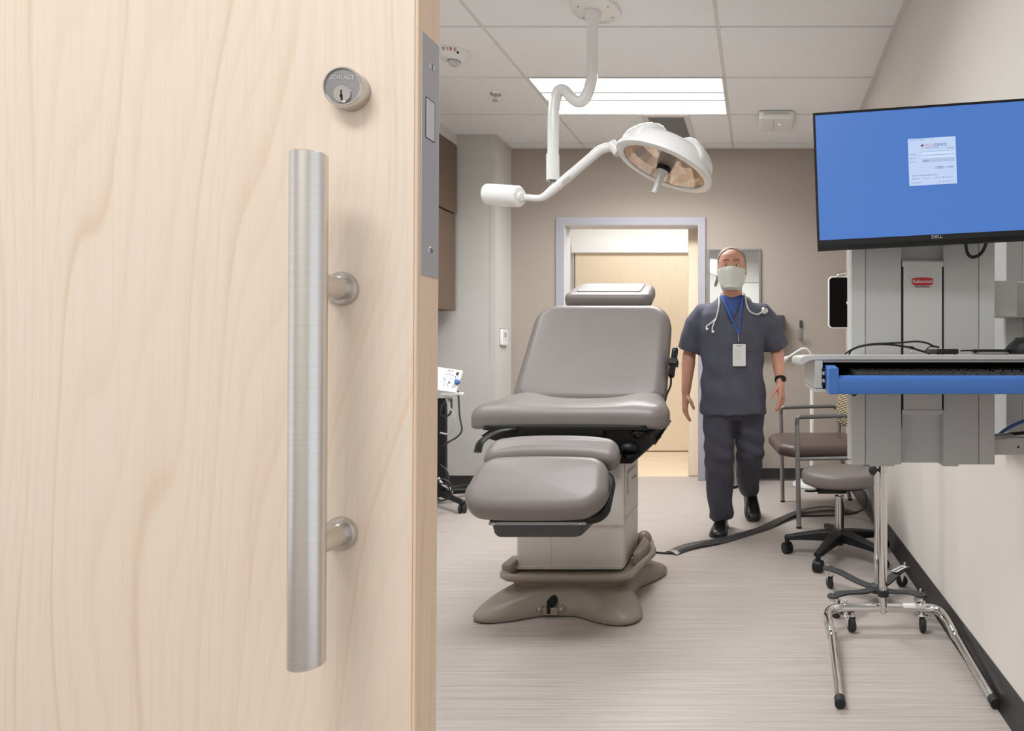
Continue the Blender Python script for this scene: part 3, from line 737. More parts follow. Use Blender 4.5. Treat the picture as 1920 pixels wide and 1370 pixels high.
# moulded star base (own small swivel on the floor)
bc = Vector((-.782, 2.785, 0)); n = 96; rings = []
def rout(t):
    a = t - math.radians(45)
    s = (1 + math.cos(4 * a)) / 2
    return .250 + .195 * s ** 2.0
def base_pt(t, f):
    ro = rout(t); r = ro * f; d = ro - r
    w = .075; k = 1 - (1 - min(d / w, 1)) ** 2
    hh = .104 - .055 * max(0, min(1, (r - .16) / .26)) ** 1.2
    return r, .014 + (hh - .014) * math.sqrt(max(0, k))
fs = [1, .995, .985, .965, .94, .9, .86, .8, .7, .55, .4, .2]
rot = math.radians(-2.5)
for z in (0.004,): rings.append([bc + Vector((rout(2 * PI * i / n) * .985 * math.cos(2 * PI * i / n + rot), rout(2 * PI * i / n) * .985 * math.sin(2 * PI * i / n + rot), z)) for i in range(n)])
for f in fs:
    rr = []
    for i in range(n):
        t = 2 * PI * i / n; r, z = base_pt(t, f); rr.append(bc + Vector((r * math.cos(t + rot), r * math.sin(t + rot), z)))
    rings.append(rr)
bs = MB().loft(rings).build('base', M['base'], th, smooth=60)
MB().loft([[bc + Vector((rout(2 * PI * i / n) * .975 * math.cos(2 * PI * i / n + rot), rout(2 * PI * i / n) * .975 * math.sin(2 * PI * i / n + rot), z)) for i in range(n)] for z in (0, .006)]).build('floor_seal', M['black'], bs)
# socket at the front of the base
sc = Vector((-.826, 2.542, .046))
b = MB().box(sc.x - .03, sc.x + .03, sc.y - .018, sc.y + .06, .010, .040)
b.cyl(sc + Vector((-.043, -.014, -.012)), sc + Vector((-.043, .05, -.012)), .014).cyl(sc + Vector((.043, -.014, -.012)), sc + Vector((.043, .05, -.012)), .014)
b.build('latch_bracket', M['base'], bs, bevel=.004)
MB().cyl(sc + Vector((.004, -.010, .012)), sc + Vector((.004, .05, .012)), .019).box(sc.x - .012, sc.x + .002, sc.y - .0192, sc.y + .02, .018, .052).build('key_hole', M['dark'], bs)
for sx in (-.043, .043): MB().ball(sc + Vector((sx, -.015, -.012)), .0048, n=12).build('screw', M['chrome'], bs)
# skirt (tray with a rolled rim) round the column foot
def sk(w, d, z, rad=.06, cy=2.845): return [Vector((CXC + .014 + x, cy + y, z)) for x, y in rrect(w, d, rad, 10)]
def skirt_ring(w, d, z, bulge=0.0):
    out = []
    for x, y in rring(w, d, .07, 10, 10):
        k = max(0, x / (w / 2)) * math.exp(-((y - .02) / .13) ** 2)          # right flank bulges out over the pedal
        out.append(Vector((CXC + .012 + x + bulge * k * .045, 2.85 + y, z + bulge * max(0, k) * .01)))
    return out
prof = [(.40, .40, .074, 0), (.445, .45, .080, 0), (.475, .48, .098, .2), (.485, .49, .112, .4), (.535, .535, .122, .9), (.556, .552, .132, 1), (.556, .552, .146, 1), (.545, .542, .152, 1), (.52, .52, .152, 1), (.505, .505, .146, .9), (.49, .49, .128, .6), (.44, .44, .124, 0)]
MB().loft([skirt_ring(*p) for p in prof]).build('skirt', M['base'], th, smooth=50)
pv = [(-.0, -.115), (.03, -.10), (.045, -.05), (.05, .02), (.042, .08), (.015, .13), (0, .13)]
MB().cushion(rpoly([(CXC + .252 + x, 2.87 + y) for x, y in pv], .02, 5), .125, .188, .014, crown=.008).build('pedal_cover', M['base'], th)
MB().cushion(rrect(.045, .12, .012, 5, CXC - .244, 2.70), .125, .175, .008).build('side_block', M['base'], th)
MB().ball((CXC + .246, 3.06, .155), .04, .05, .042).build('rear_cap', M['base'], th)
for y in (2.77, 2.95): MB().ball((CXC + .249, y, .158), .005, n=10).build('screw', M['chrome'], th)
# column: lower cover and telescoping upper sleeve
def col(x0, x1, y0, y1, z0, z1, rad): return MB().loft([[Vector((x, y, z)) for x, y in rrect(x1 - x0, y1 - y0, rad, 6, (x0 + x1) / 2, (y0 + y1) / 2)] for z in (z0, z1)])
lc = col(CXC - .228, CXC + .226, 2.70, 3.04, .135, .33, .02).build('lower_column', M['putty'], th, bevel=.0015)
MB().box(-.879, -.877, 2.6992, 2.702, .15, .318).build('seam', M['grille'], lc)
MB().cyl((-.868, 2.6985, .208), (-.868, 2.702, .208), .003, n=12).build('screw', M['grille'], lc)
MB().box(CXC - .222, CXC + .222, 2.695, 2.701, .135, .147).build('kick_strip', M['putty'], lc, bevel=.001)
uc = col(CXC - .233, CXC + .231, 2.695, 3.02, .320, .615, .022).build('upper_column', M['putty'], th, bevel=.002)
xr = CXC + .231
MB().box(xr - .001, xr + .0015, 2.72, 2.98, .34, .345).box(xr - .001, xr + .001, 2.708, 2.712, .33, .61).build('side_panel_seam', M['grille'], uc)
MB().cushion(rrect(.17, .10, .012, 5), 0, .012, .004, M=Matrix(((0, 0, 1, xr), (1, 0, 0, 2.84), (0, 1, 0, .485), (0, 0, 0, 1)))).build('side_recess', M['putty'], uc)
MB().box(xr + .008, xr + .02, 2.78, 2.86, .497, .505).build('release_lever', M['chrome'], uc, bevel=.002)
# black mechanism under the seat
b = MB()
poly = [(-.30, .742), (.30, .742), (.345, .70), (.345, .655), (.27, .585), (-.20, .585), (-.24, .66), (-.36, .70)]
b.loft([[Vector((CXC + x, y, z)) for x, z in poly] for y in (2.66, 2.98)])
mc = b.build('lift_mechanism', M['black'], th, bevel=.006)
MB().box(CXC - .19, CXC + .16, 2.63, 2.67, .70, .735).build('hinge_bar', M['black_g'], mc, bevel=.004)
MB().ball((CXC + .262, 2.635, .655), .036, .03, .024).build('lock_knob', M['black'], mc)
MB().ball((CXC + .295, 2.645, .715), .026, .024, .022).build('lock_knob', M['black_g'], mc)
MB().lathe([(.0001, 0), (.035, 0), (.038, .012), (.0001, .012)], (CXC + .262, 2.62, .622), n=24).build('knob_plate', M['black_g'], mc)
# left-hand bracket arm
MB().tube(spline([(CXC - .20, 2.62, .735), (CXC - .25, 2.56, .728), (CXC - .285, 2.50, .70), (CXC - .292, 2.48, .66)], 5), .02, 12, flat=.4).build('side_bracket', M['black'], th)
# seat
def seat_warp(v):
    x, y, z = v
    k = (abs(x) / .40) ** 3
    lift = .017 * math.exp(-((abs(x) - .27) / .085) ** 2) * max(0, (z - .02) / .08) * min(1, max(0, (y + .14) / .2))
    drop = -.030 * max(0, (-y - .05) / .14) ** 1.5 * max(0, z / .1)        # waterfall front
    tip = -.012 * k * (1 if y < .1 else .3)
    dish = -.010 * max(0, 1 - (x / .26) ** 2) * max(0, (z - .05) / .05) * (1 if y > -.12 else .4)
    return (x, y, z + lift + drop + tip + dish + .03 * max(0, y) )
so = rpoly([(-.405, -.15), (.405, -.15), (.415, -.02), (.355, .24), (-.355, .24), (-.415, -.02)], [.09, .09, .10, .05, .05, .10], 8)
MB().cushion(so, 0, .104, .048, crown=.004, rb=.022, K=8, M=Matrix.Translation((CXC, 2.785, .738)), warp=seat_warp).build('seat', M['vinyl'], th, smooth=60)
MB().cushion(rrect(.70, .36, .05, 6), 0, .02, .004, M=Matrix.Translation((CXC, 2.80, .728))).build('seat_pan', M['black'], th)
# back section: leaning slab
ang = math.radians(35); by, bz = 3.05, .80
BM = Matrix(((1, 0, 0, CXC), (0, math.sin(ang), -math.cos(ang), by), (0, math.cos(ang), math.sin(ang), bz), (0, 0, 0, 1)))
bo = rpoly([(-.352, -.04), (.345, -.04), (.345, .56), (-.345, .56)], [.08, .08, .115, .115], 12)
def back_warp(v):
    x, y, z = v
    hollow = -.016 * math.exp(-(x / .24) ** 4) * math.exp(-((y - .27) / .21) ** 4) * max(0, z / .1)
    return (x, y, z + hollow)
# widen the lower part a little: the slab tapers towards the shoulders
MB().cushion([(x * (1.0 + .035 * (1 - min(1, max(0, y / .5)))), y) for x, y in bo], -.02, .095, .055, crown=.004, rb=.02, K=8, M=BM, warp=back_warp).build('backrest', M['vinyl'], th, smooth=60)
MB().cushion(rrect(.56, .44, .05, 6, 0, .27), -.05, -.015, .01, M=BM).build('back_shell', M['black'], th)
# headrest
ha = math.radians(70); HB = Matrix(((1, 0, 0, CXC), (0, math.sin(ha), -math.cos(ha), 3.375), (0, math.cos(ha), math.sin(ha), 1.285), (0, 0, 0, 1)))
ho = rpoly([(-.232, -.01), (.232, -.01), (.222, .25), (-.222, .25)], [.05, .05, .07, .07], 8)
hd = MB().cushion(ho, -.005, .072, .030, crown=.006, rb=.026, K=8, M=HB).build('headrest', M['vinyl'], th, smooth=60)
MB().cushion(rrect(.34, .17, .02, 6, 0, .13), .072, .0795, .003, M=HB).build('headrest_cover', M['cover'], hd)
# thigh roll
def roll_warp(v):
    x, y, z = v
    return (x, y - .030 * (abs(x) / .25) ** 3 * (1 if y > 0 else 1.0), z)
ta = math.radians(52)
TM = Matrix(((1, 0, 0, CXC), (0, math.sin(ta), -math.cos(ta), 2.51), (0, math.cos(ta), math.sin(ta), .655), (0, 0, 0, 1)))
MB().cushion(rrect(.515, .125, .05, 8), -.03, .055, .04, crown=.004, rb=.02, K=8, M=TM, warp=roll_warp).build('thigh_roll', M['vinyl'], th, smooth=60)
# leg rest
la = math.radians(48)
LM = Matrix(((1, 0, 0, CXC), (0, math.sin(la), -math.cos(la), 2.345), (0, math.cos(la), math.sin(la), .533), (0, 0, 0, 1)))
lo = rpoly([(-.262, -.125), (.262, -.125), (.240, .13), (-.240, .13)], [.085, .085, .075, .075], 10)
def leg_warp(v):
    x, y, z = v
    return (x, y - .018 * (abs(x) / .25) ** 3 * (1 if y > 0 else -1.0), z)
MB().cushion(lo, -.005, .078, .045, crown=.006, rb=.02, K=8, M=LM, warp=leg_warp).build('leg_rest', M['vinyl'], th, smooth=60)
MB().cushion(rrect(.45, .22, .06, 8, .035, -.0), -.04, -.002, .012, M=LM).build('leg_rest_shell', M['black'], th)
# pull-out foot tray
ft = MB()
zt, zb, yf = .452, .392, 2.262
ft.loft([[Vector((CXC + x * w, y, z)) for x, y in rrect(.350, .26, .03, 5, .014, 2.40)] for z, w in ((zb, .86), (zb + .012, .93), (zt, 1.0))])
ft = ft.build('foot_tray', M['castiron'], th, bevel=.002)
MB().box(CXC - .158, CXC + .186, yf + .004, yf + .012, .436, .446).build('trim_strip', M['silver'], ft)
for sx in (-.138, .166): MB().ball((CXC + sx, yf + .004, .4405), .005, n=10).build('rivet', M['chrome'], ft)
MB().box(CXC - .155, CXC + .183, yf + .006, yf + .02, .447, .47).build('inner_tray', M['black'], ft)
# hand control clipped to the back, with its coiled cord
hb = Matrix.Translation((CXC + .383, 3.10, 1.0)) @ Matrix.Rotation(math.radians(-18), 4, 'X') @ Matrix.Rotation(math.radians(6), 4, 'Y')
hcn = MB().cushion(rrect(.05, .155, .022, 8), -.013, .013, .01, M=hb @ Matrix.Rotation(PI / 2, 4, 'Y') @ Matrix.Rotation(PI / 2, 4, 'Z'), rb=.01).build('hand_control', M['black_g'], th)
MB().box(-.022, .022, -.03, .03, -.015, .015, hb).build('clip', M['black'], hcn, bevel=.003)
cd = spline([hb @ Vector((0, 0, -.077)), (CXC + .375, 3.06, .89), (CXC + .362, 3.0, .84), (CXC + .352, 2.93, .76), (CXC + .33, 2.86, .69), (CXC + .30, 2.82, .64)], 8)
MB().tube(cd, .005, 8).build('control_cord', M['black'], th)
cz = []
A, B = Vector((CXC + .40, 2.86, .745)), Vector((CXC + .335, 2.83, .645)); dd = (B - A).normalized(); e1 = dd.cross(Vector((0, 1, 0))).normalized(); e2 = dd.cross(e1)
for k in range(241): t = k / 240; cz.append(A.lerp(B, t) + (e1 * math.cos(t * 2 * PI * 24) + e2 * math.sin(t * 2 * PI * 24)) * .0055)
MB().tube(cz, .0026, 6).build('coil_cord', M['black'], th)
# ---------------------------------------------------------------- side chair (faces left)
o = Vector((.236, 3.83, 0)); U = Vector((-.105, .9945, 0)); W = Vector((.9945, .105, 0)); Z = Vector((0, 0, 1))
def S(w, u, z): return o + W * w + U * u + Z * z
th = thing('side_chair', 'side chair with dark brown seat, patterned back and silver tube arms, behind the round stool', 'chair', S(.22, .34, 0))
for u in (0, .69):
    MB().tube([S(.0, u, 0), S(-.012, u, .62)], .0145, 16).build('front_leg', M['silver'], th)
    MB().tube(fillet([S(-.012, u, .61), S(-.012, u, .665), S(.38, u, .672), S(.42, u, .60)], .035, 8), .0135, 14).build('armrest', M['arm'], th)
    MB().tube(fillet([S(.485, u, 0), S(.40, u, .42), S(.415, u, .60), S(.45, u * .9 + .035, .80)], .1, 8), .0135, 14).build('rear_leg', M['silver'], th)
    MB().tube([S(-.005, u, .414), S(.405, u, .414)], .011, 12).build('side_rail', M['silver'], th)
    for w in (0, .485): MB().cyl(S(w, u, 0), S(w, u, .012), .016, n=14).build('foot_glide', M['rubber'], th)
SM = Matrix(((U.x, -W.x, 0, o.x), (U.y, -W.y, 0, o.y), (0, 0, 1, 0), (0, 0, 0, 1)))
so = rpoly([(.03, -.46), (.66, -.46), (.69, .04), (.60, .115), (.09, .115), (.0, .04)], [.05, .05, .08, .07, .07, .08], 8)
MB().cushion(so, .418, .492, .035, crown=.012, rb=.03, K=6, M=SM).build('seat', M['vinyl_dark'], th, smooth=60)
# curved back panel
rings = []
for i in range(9):
    u = .07 + .55 * i / 8; bow = .06 * (1 - ((u - .345) / .275) ** 2)
    rr = []
    for z, dw in ((.545, .012), (.575, 0), (.66, 0), (.76, .012), (.83, .03), (.86, .045)): rr.append(S(.365 + bow + dw, u, z + (.012 if i in (0, 8) and z < .56 else 0)))
    for z, dw in ((.86, .07), (.83, .06), (.76, .042), (.66, .03), (.575, .03), (.545, .024)): rr.append(S(.365 + bow + dw, u, z))
    rings.append(rr)
MB().loft(rings).build('backrest', M['fabric'], th, bevel=.006, smooth=60)
# ---------------------------------------------------------------- rolling stool
c = Vector((.412, 3.30, 0))
th = thing('rolling_stool', 'round taupe rolling stool on a black five-star base', 'stool', c)
MB().lathe([(.0001, .378), (.176, .378), (.189, .384), (.1945, .396), (.195, .428), (.191, .439), (.180, .446), (.15, .450), (.0001, .454)], c, n=56).build('seat', M['vinyl'], th, smooth=60)
MB().lathe([(.0001, .366), (.15, .366), (.165, .378), (.0001, .378)], c, n=40).build('seat_plate', M['black'], th)
mb = MB().box(c.x - .12, c.x + .03, c.y - .07, c.y + .05, .335, .372).build('tilt_mechanism', M['black'], th, bevel=.008)
MB().tube([c + Vector((-.10, -.06, .352)), c + Vector((-.15, -.10, .356)), c + Vector((-.185, -.12, .362))], .005, 8).build('height_lever', M['black'], mb)
MB().lathe([(.0235, .095), (.0235, .30), (.025, .302), (.025, .312), (.020, .316), (.0001, .316)], c, n=28).build('gas_column', M['chrome'], th)
MB().cyl(c + Vector((0, 0, .31)), c + Vector((0, 0, .37)), .0145).build('piston', M['chrome'], th)
MB().lathe([(.0001, .06), (.02, .06), (.03, .082), (.044, .088), (.05, .11), (.045, .135), (.028, .142), (.0001, .142)], c, n=30).build('hub', M['black'], th)
for k in range(5):
    a = math.radians(169 + 72 * k); d = Vector((math.cos(a), math.sin(a), 0)); s = Vector((-d.y, d.x, 0))
    ll = .272
    rings = []
    for r, z0, z1, w in ((.02, .082, .138, .034), (.10, .082, .130, .028), (.2, .078, .112, .022), (ll - .02, .074, .100, .021), (ll + .012, .076, .096, .018)):
        rings.append([c + d * r + s * w * q + Z * z for q, z in ((-1, z0), (1, z0), (1, z1 - .008), (.7, z1), (-.7, z1), (-1, z1 - .008))])
    lg = MB().loft(rings).build('leg', M['black'], th, bevel=.003)
    wc = c + d * ll + Vector((0, 0, .0275))
    ax = Matrix.Rotation(math.radians(40 + 50 * k), 3, 'Z') @ d
    cb = MB()
    for q in (-.014, .014): cb.lathe([(.0001, -.009), (.022, -.009), (.0272, -.006), (.0272, .006), (.022, .009), (.0001, .009)], wc + ax * q, ax, 24)
    cb.build('caster_wheel', M['rubber'], lg)
    hb = MB().lathe([(.0245, -.021), (.0285, -.020), (.0285, .020), (.0245, .021)], wc + Z * .002, ax, 20, a0=0, a1=2 * PI)
    hb.cyl(wc + Z * .02, wc + Z * .055, .0125, n=14); hb.build('caster_hood', M['black'], lg)
# ---------------------------------------------------------------- drip stand: cast cross base on four casters
c = Vector((.497, 2.71, 0))
th = thing('drip_stand', 'chrome pole stand on a dark grey four-leg caster base near the right wall', 'stand', c)
MB().lathe([(.0001, .036), (.03, .036), (.036, .05), (.03, .066), (.016, .07), (.0001, .07)], c, n=28).build('hub', M['castiron'], th)
MB().cyl(c + Z * .045, c + Z * 1.30, .0125, n=24).build('pole', M['chrome'], th)
for i, (ex, ey) in enumerate(((.308, 2.862), (.292, 2.535), (.640, 2.545), (.650, 2.868))):
    e = Vector((ex, ey, .080)); m = c.lerp(e, .45)
    p0 = c + Z * .046; pts = fillet([p0, Vector((c.x + (ex - c.x) * .35, c.y + (ey - c.y) * .35, .052)), Vector((c.x + (ex - c.x) * .78, c.y + (ey - c.y) * .78, .078)), e], .06, 6)
    lg = MB().ribbon(pts, .042, .009).cyl(e - Z * .001, e + Z * .009, .024, n=20).build('leg', M['castiron'], th, bevel=.002)
    MB().lathe([(.005, .0), (.005, .012), (.0065, .012), (.005, .021), (.0001, .022)], e + Z * .008, n=12).build('axle_nut', M['chrome'], lg)
    a = Vector((ex - c.x, ey - c.y, 0)).normalized(); ax = Matrix.Rotation(math.radians((60, 20, 75, 40)[i]), 3, 'Z') @ a; off = Z.cross(ax) * .012
    wc = e + off; wc.z = .0255
    fk = MB().box(-.014, .014, -.02, .02, -.006, 0, Matrix.Translation(e)).cyl(e - Z * .012, e, .018, n=16)
    for q in (-.0125, .0125):
        fk.loft([[wc + ax * (q + dq) + v for v in (Vector((0, 0, -.006)), Z.cross(ax) * -.010 + Z * .045, Z.cross(ax) * .014 + Z * .045)] for dq in (-.001, .001)])
    fk.build('caster_fork', M['chrome'], lg)
    MB().lathe([(.0001, -.009), (.018, -.009), (.0245, -.007), (.0255, 0), (.0245, .007), (.018, .009), (.0001, .009)], wc, ax, 28).build('caster_wheel', M['rubber'], lg)
lb = frame(c.lerp(Vector((.650, 2.868, 0)), .80) + Z * .0905, Vector((.18, .168, .02)), Vector((-.168, .18, 0)))
MB().box(-.04, .04, -.014, .014, 0, .0008, lb).build('rating_label', M['paper'], th)
b = MB()
for k in range(6): b.box(-.034 + k * .011, -.027 + k * .011, -.007, .007, .0008, .0012, lb)
b.build('label_print', M['ink'], th)
# ---------------------------------------------------------------- mayo stand: chrome U base, two long feet, rear casters
c = Vector((.4665, 2.415, 0)); zb = .083
th = thing('instrument_stand', 'chrome instrument stand with two long feet reaching forward and black end caps', 'stand', c)
xl, xr = .252, .680
bp = fillet([Vector((xl, 2.215, .060)), Vector((xl - .006, 2.30, zb - .004)), Vector((xl + .006, 2.418, zb)), Vector((xr - .006, 2.418, zb)), Vector((xr - .002, 2.30, zb - .004)), Vector((xr + .002, 2.215, .060))], [.05, .075, .075, .05], 10)
MB().tube(bp, .0165, 20).build('base_bar', M['chrome'], th)
for x0, x1 in ((xl, .2365), (xr + .002, .692)):
    f = MB().tube([Vector((x0, 2.228, .063)), Vector((x1, 1.878, .0175))], .0140, 20).build('foot', M['chrome'], th)
    d = (Vector((x1, 1.878, .0175)) - Vector((x0, 2.228, .063))).normalized()
    MB().cyl(Vector((x1, 1.878, .0175)) - d * .022, Vector((x1, 1.878, .0175)) + d * .004, .0162, n=20).build('end_cap', M['rubber'], f)
    MB().cyl(Vector((x0, 2.228, .063)) - d * .006, Vector((x0, 2.228, .063)) + d * .006, .0178, n=20).build('joint_ring', M['chrome'], f)
MB().tube([c + Z * .07, c + Z * .62], .0155, 24).build('outer_pole', M['chrome'], th)
MB().tube([c + Z * .60, c + Z * 1.02], .0105, 20).build('inner_pole', M['chrome'], th)
MB().lathe([(.0155, .595), (.0185, .597), (.0185, .635), (.014, .64), (.010, .64)], c, n=28).build('clamp_collar', M['chrome'], th)
MB().cyl(c + Vector((-.012, 0, .605)), c + Vector((-.03, -.004, .605)), .006, n=12).ball(c + Vector((-.04, -.006, .605)), .016, .014, .02, n=14).build('clamp_knob', M['rubber'], th)
MB().lathe([(.0155, .128), (.021, .13), (.021, .152), (.0155, .154)], c, n=28).build('pole_ring', M['rubber'], th)
MB().cyl(c + Z * .062, c + Z * .07, .007, n=12).build('end_nut', M['chrome'], th)
for i, x in enumerate((.325, .612)):
    e = Vector((x, 2.418, zb))
    MB().cyl(e + Z * .012, e + Z * .026, .0062, n=12).ball(e + Z * .027, .0062, n=10).build('caster_bolt', M['chrome'], th)
    ax = Vector((.94, .34, 0)).normalized() if i == 0 else Vector((1, -.05, 0)).normalized(); tr = Z.cross(ax)
    wc = e + tr * (-.016) + Vector((.014 if i == 0 else 0, 0, 0)); wc.z = .0265
    fk = MB().cyl(e - Z * .03, e - Z * .012, .011, n=16).lathe([(.0001, 0), (.021, 0), (.023, -.005), (.019, -.009), (.0001, -.009)], e - Z * .020, n=20)
    for q in (-.0145, .0145):
        fk.loft([[wc + ax * (q + dq) + v for v in (Z * -.008 - tr * .004, Z * -.008 + tr * .004, tr * .026 + Z * .034, -tr * .008 + Z * .034)] for dq in (-.0012, .0012)])
    cf = fk.build('caster_fork', M['chrome'], th)
    MB().lathe([(.0001, -.011), (.018, -.011), (.0245, -.009), (.0265, 0), (.0245, .009), (.018, .011), (.0001, .011)], wc, ax, 28).build('caster_wheel', M['rubber'], cf)
MB().loft([[Vector((x, 2.418 + .0170 * math.sin(a), zb + .0170 * math.cos(a))) for a in [math.radians(t) for t in range(-70, 31, 10)]] for x in (.540, .586)], cap=False, closed=False).build('paper_label', M['paper'], th)
# ---------------------------------------------------------------- floor cable cover and its cable
pts = [(-.462, 3.335), (-.40, 3.42), (-.33, 3.475), (-.235, 3.54), (-.12, 3.66), (.02, 3.82), (.155, 4.03), (.27, 4.17), (.38, 4.24), (.47, 4.265), (.56, 4.235), (.615, 4.17)]
sp = spline([Vector((x, y, .0)) for x, y in pts], 8)
th = thing('cable_cover', 'long black rubber cable cover curving over the floor from chair to right wall', 'cable cover', sp[len(sp) // 2])
rings = []
for i, p in enumerate(sp):
    a = sp[max(i - 1, 0)]; q = sp[min(i + 1, len(sp) - 1)]; tt = (q - a).normalized(); sd = Vector((tt.y, -tt.x, 0))
    f = i / (len(sp) - 1); lift = .010 * max(0, math.sin(min(1, f / .35) * PI)) + .024 * max(0, math.sin(max(0, (f - .45) / .55) * PI)); roll = -.25 * math.sin(max(0, (f - .4) / .6) * PI)
    w = .044
    rings.append([p + sd * (s * w) + Z * (lift + h + roll * s * w) if False else p + sd * (s * w) + Z * max(0, lift + h - roll * s * w - abs(roll) * w * .2) for s, h in ((-1, 0), (-.96, .004), (-.35, .013), (.35, .013), (.96, .004), (1, 0), (.3, .001), (-.3, .001))])
MB().loft(rings).build('rubber_strip', M['strip'], th, smooth=50)
MB().loft([[v + Z * .0008 for v in r[1:5]] + [v + Z * -.0005 for v in r[4:0:-1]] for r in rings[:3]]).build('cut_end', M['silver'], th)
cp = spline([Vector((-.52, 3.36, .006)), Vector((-.50, 3.345, .006)), Vector((-.465, 3.338, .008)), Vector((-.44, 3.36, .010))], 6)
cp = spline([Vector((-.575, 3.385, .007)), Vector((-.53, 3.365, .006)), Vector((-.485, 3.345, .006)), Vector((-.448, 3.35, .006))], 6)
tag(MB().tube([at(1204, 1036, 3.36) * 1.0, Vector((-.56, 3.35, .006)), Vector((-.50, 3.34, .005)), Vector((-.456, 3.335, .004))], .005, 8).build('power_cable', M['black']), 'short black cable running from the chair base into the floor cable cover', 'cable')
kp = spline([Vector((.44, 3.34, .34)), Vector((.52, 3.44, .325)), Vector((.60, 3.62, .25)), Vector((.635, 3.85, .12)), Vector((.60, 4.03, .045)), Vector((.53, 4.10, .012)), Vector((.42, 4.11, .006)), Vector((.30, 4.10, .006)), Vector((.22, 4.08, .006))], 8)
tag(origin_to(MB().tube(kp[8:], .0055, 8).build('loose_cable', M['black']), kp[-1]), 'thin black loose cable hanging behind the stool and trailing over the floor', 'cable')
# ---------------------------------------------------------------- monitoring stand at the left, mostly behind the door
c = Vector((-2.205, 4.46, 0))
th = thing('monitoring_stand', 'black wheeled equipment stand by the left wall, partly behind the maple door', 'stand', c)
MB().box(c.x - .16, c.x + .024, c.y - .02, c.y + .02, .08, .735).build('column', M['black'], th, bevel=.004)
MB().lathe([(.0001, .05), (.05, .05), (.06, .075), (.05, .11), (.0001, .115)], c + Vector((-.05, 0, 0)), n=28).build('hub', M['black'], th)
hub = c + Vector((-.05, 0, 0))
for k, a in enumerate((-40, 18, 62, 150, 235)):
    d = Vector((math.cos(math.radians(a)), math.sin(math.radians(a)), 0)); e = hub + d * .40
    lg = MB().tube([hub + Z * .085, hub + d * .22 + Z * .078, e + Z * .068], [.024, .020, .017], 14).ball(e + Z * .066, .021, n=12).build('leg', M['black'], th)
    ax = Matrix.Rotation(math.radians(50 + 35 * k), 3, 'Z') @ d; wc = e + Z * .029
    cb = MB()
    for q in (-.014, .014): cb.lathe([(.0001, -.010), (.023, -.010), (.029, -.006), (.029, .006), (.023, .010), (.0001, .010)], wc + ax * q, ax, 24)
    cb.cyl(wc, wc + Z * .04, .011, n=12); cb.build('caster_wheel', M['rubber'], lg)
# tilted white instrument panel
pc_ = at(846, 714, 4.36); PM = Matrix.Translation(pc_) @ Matrix.Rotation(math.radians(8), 4, 'Z') @ Matrix.Rotation(math.radians(9), 4, 'Y') @ Matrix.Rotation(math.radians(62), 4, 'X')
pn = MB().box(-.16, .054, -.085, .085, -.012, .012, PM).build('instrument_panel', M['white_p'], th, bevel=.004)
b = MB(); rnd = random.Random(4)
for k in range(26):
    u, v = rnd.uniform(-.06, .04), rnd.uniform(-.055, .045); w, h = rnd.choice(((.010, .003), (.006, .006), (.014, .0025)))
    b.box(u, u + w, v, v + h, .0120, .0124, PM)
b.build('panel_markings', M['lanyard'], pn)
b = MB(); b.box(.020, .036, .042, .066, .012, .0126, PM); b.box(-.01, -.002, -.028, -.008, .012, .0126, PM); b.build('panel_windows', M['ink'], pn)
MB().box(-.040, -.022, .066, .071, .0120, .0125, PM).mat(1).box(-.018, -.004, .066, .071, .0120, .0125, PM).build('panel_strip', [M['lanyard'], M['red']], pn, smooth=0)
MB().lathe([(.0001, 0), (.017, 0), (.017, .018), (.013, .024), (.0001, .025)], PM @ Vector((.046, -.010, .012)), PM.to_3x3() @ Vector((0, 0, 1)), 20).build('blue_knob', M['blue'], pn)
MB().box(-.07, .070, -.02, .02, -.012, .006, Matrix.Translation(at(848, 737, 4.34))).build('shelf_lip', M['white_p'], th, bevel=.003)
MB().box(-.02, .022, -.02, .02, -.03, .0, Matrix.Translation(at(845, 744, 4.40))).build('plug_block', M['grille'], th, bevel=.003)
def cab(ps, r, m): MB().tube(spline([at(*p) for p in ps], 8), r, 8).build('cable', m, th)
cab([(859, 733, 4.33), (862, 780, 4.33), (866, 805, 4.33), (858, 818, 4.35), (842, 828, 4.40), (829, 836, 4.45)], .006, M['castiron'])
cab([(836, 742, 4.36), (842, 762, 4.36), (851, 775, 4.36), (850, 800, 4.38), (840, 813, 4.40), (826, 811, 4.44)], .006, M['pole_grey'])
cab([(846, 748, 4.38), (846, 770, 4.38), (838, 780, 4.40), (827, 778, 4.44)], .007, M['castiron'])
cab([(840, 748, 4.38), (829, 760, 4.40), (827, 776, 4.44)], .007, M['castiron'])
cab([(826, 871, 4.42), (838, 882, 4.40), (841, 898, 4.40), (837, 905, 4.42)], .005, M['castiron'])
cab([(822, 895, 4.2), (830, 908, 4.2), (842, 915, 4.2), (848, 924, 4.2)], .008, M['pole_grey'])
lp = [at(830 + 17 * math.cos(t), 918 + 20 * math.sin(t), 4.15 + .01 * math.sin(t * 2)) for t in [2 * PI * k / 40 for k in range(41)]]
MB().tube(lp, .0045, 8).build('coiled_cable', M['castiron'], th)
lp = [at(826 + 18 * math.cos(t), 922 + 16 * math.sin(t), 4.12 + .01 * math.sin(t * 2)) for t in [2 * PI * k / 40 for k in range(41)]]
MB().tube(lp, .0045, 8).build('coiled_cable', M['black'], th)
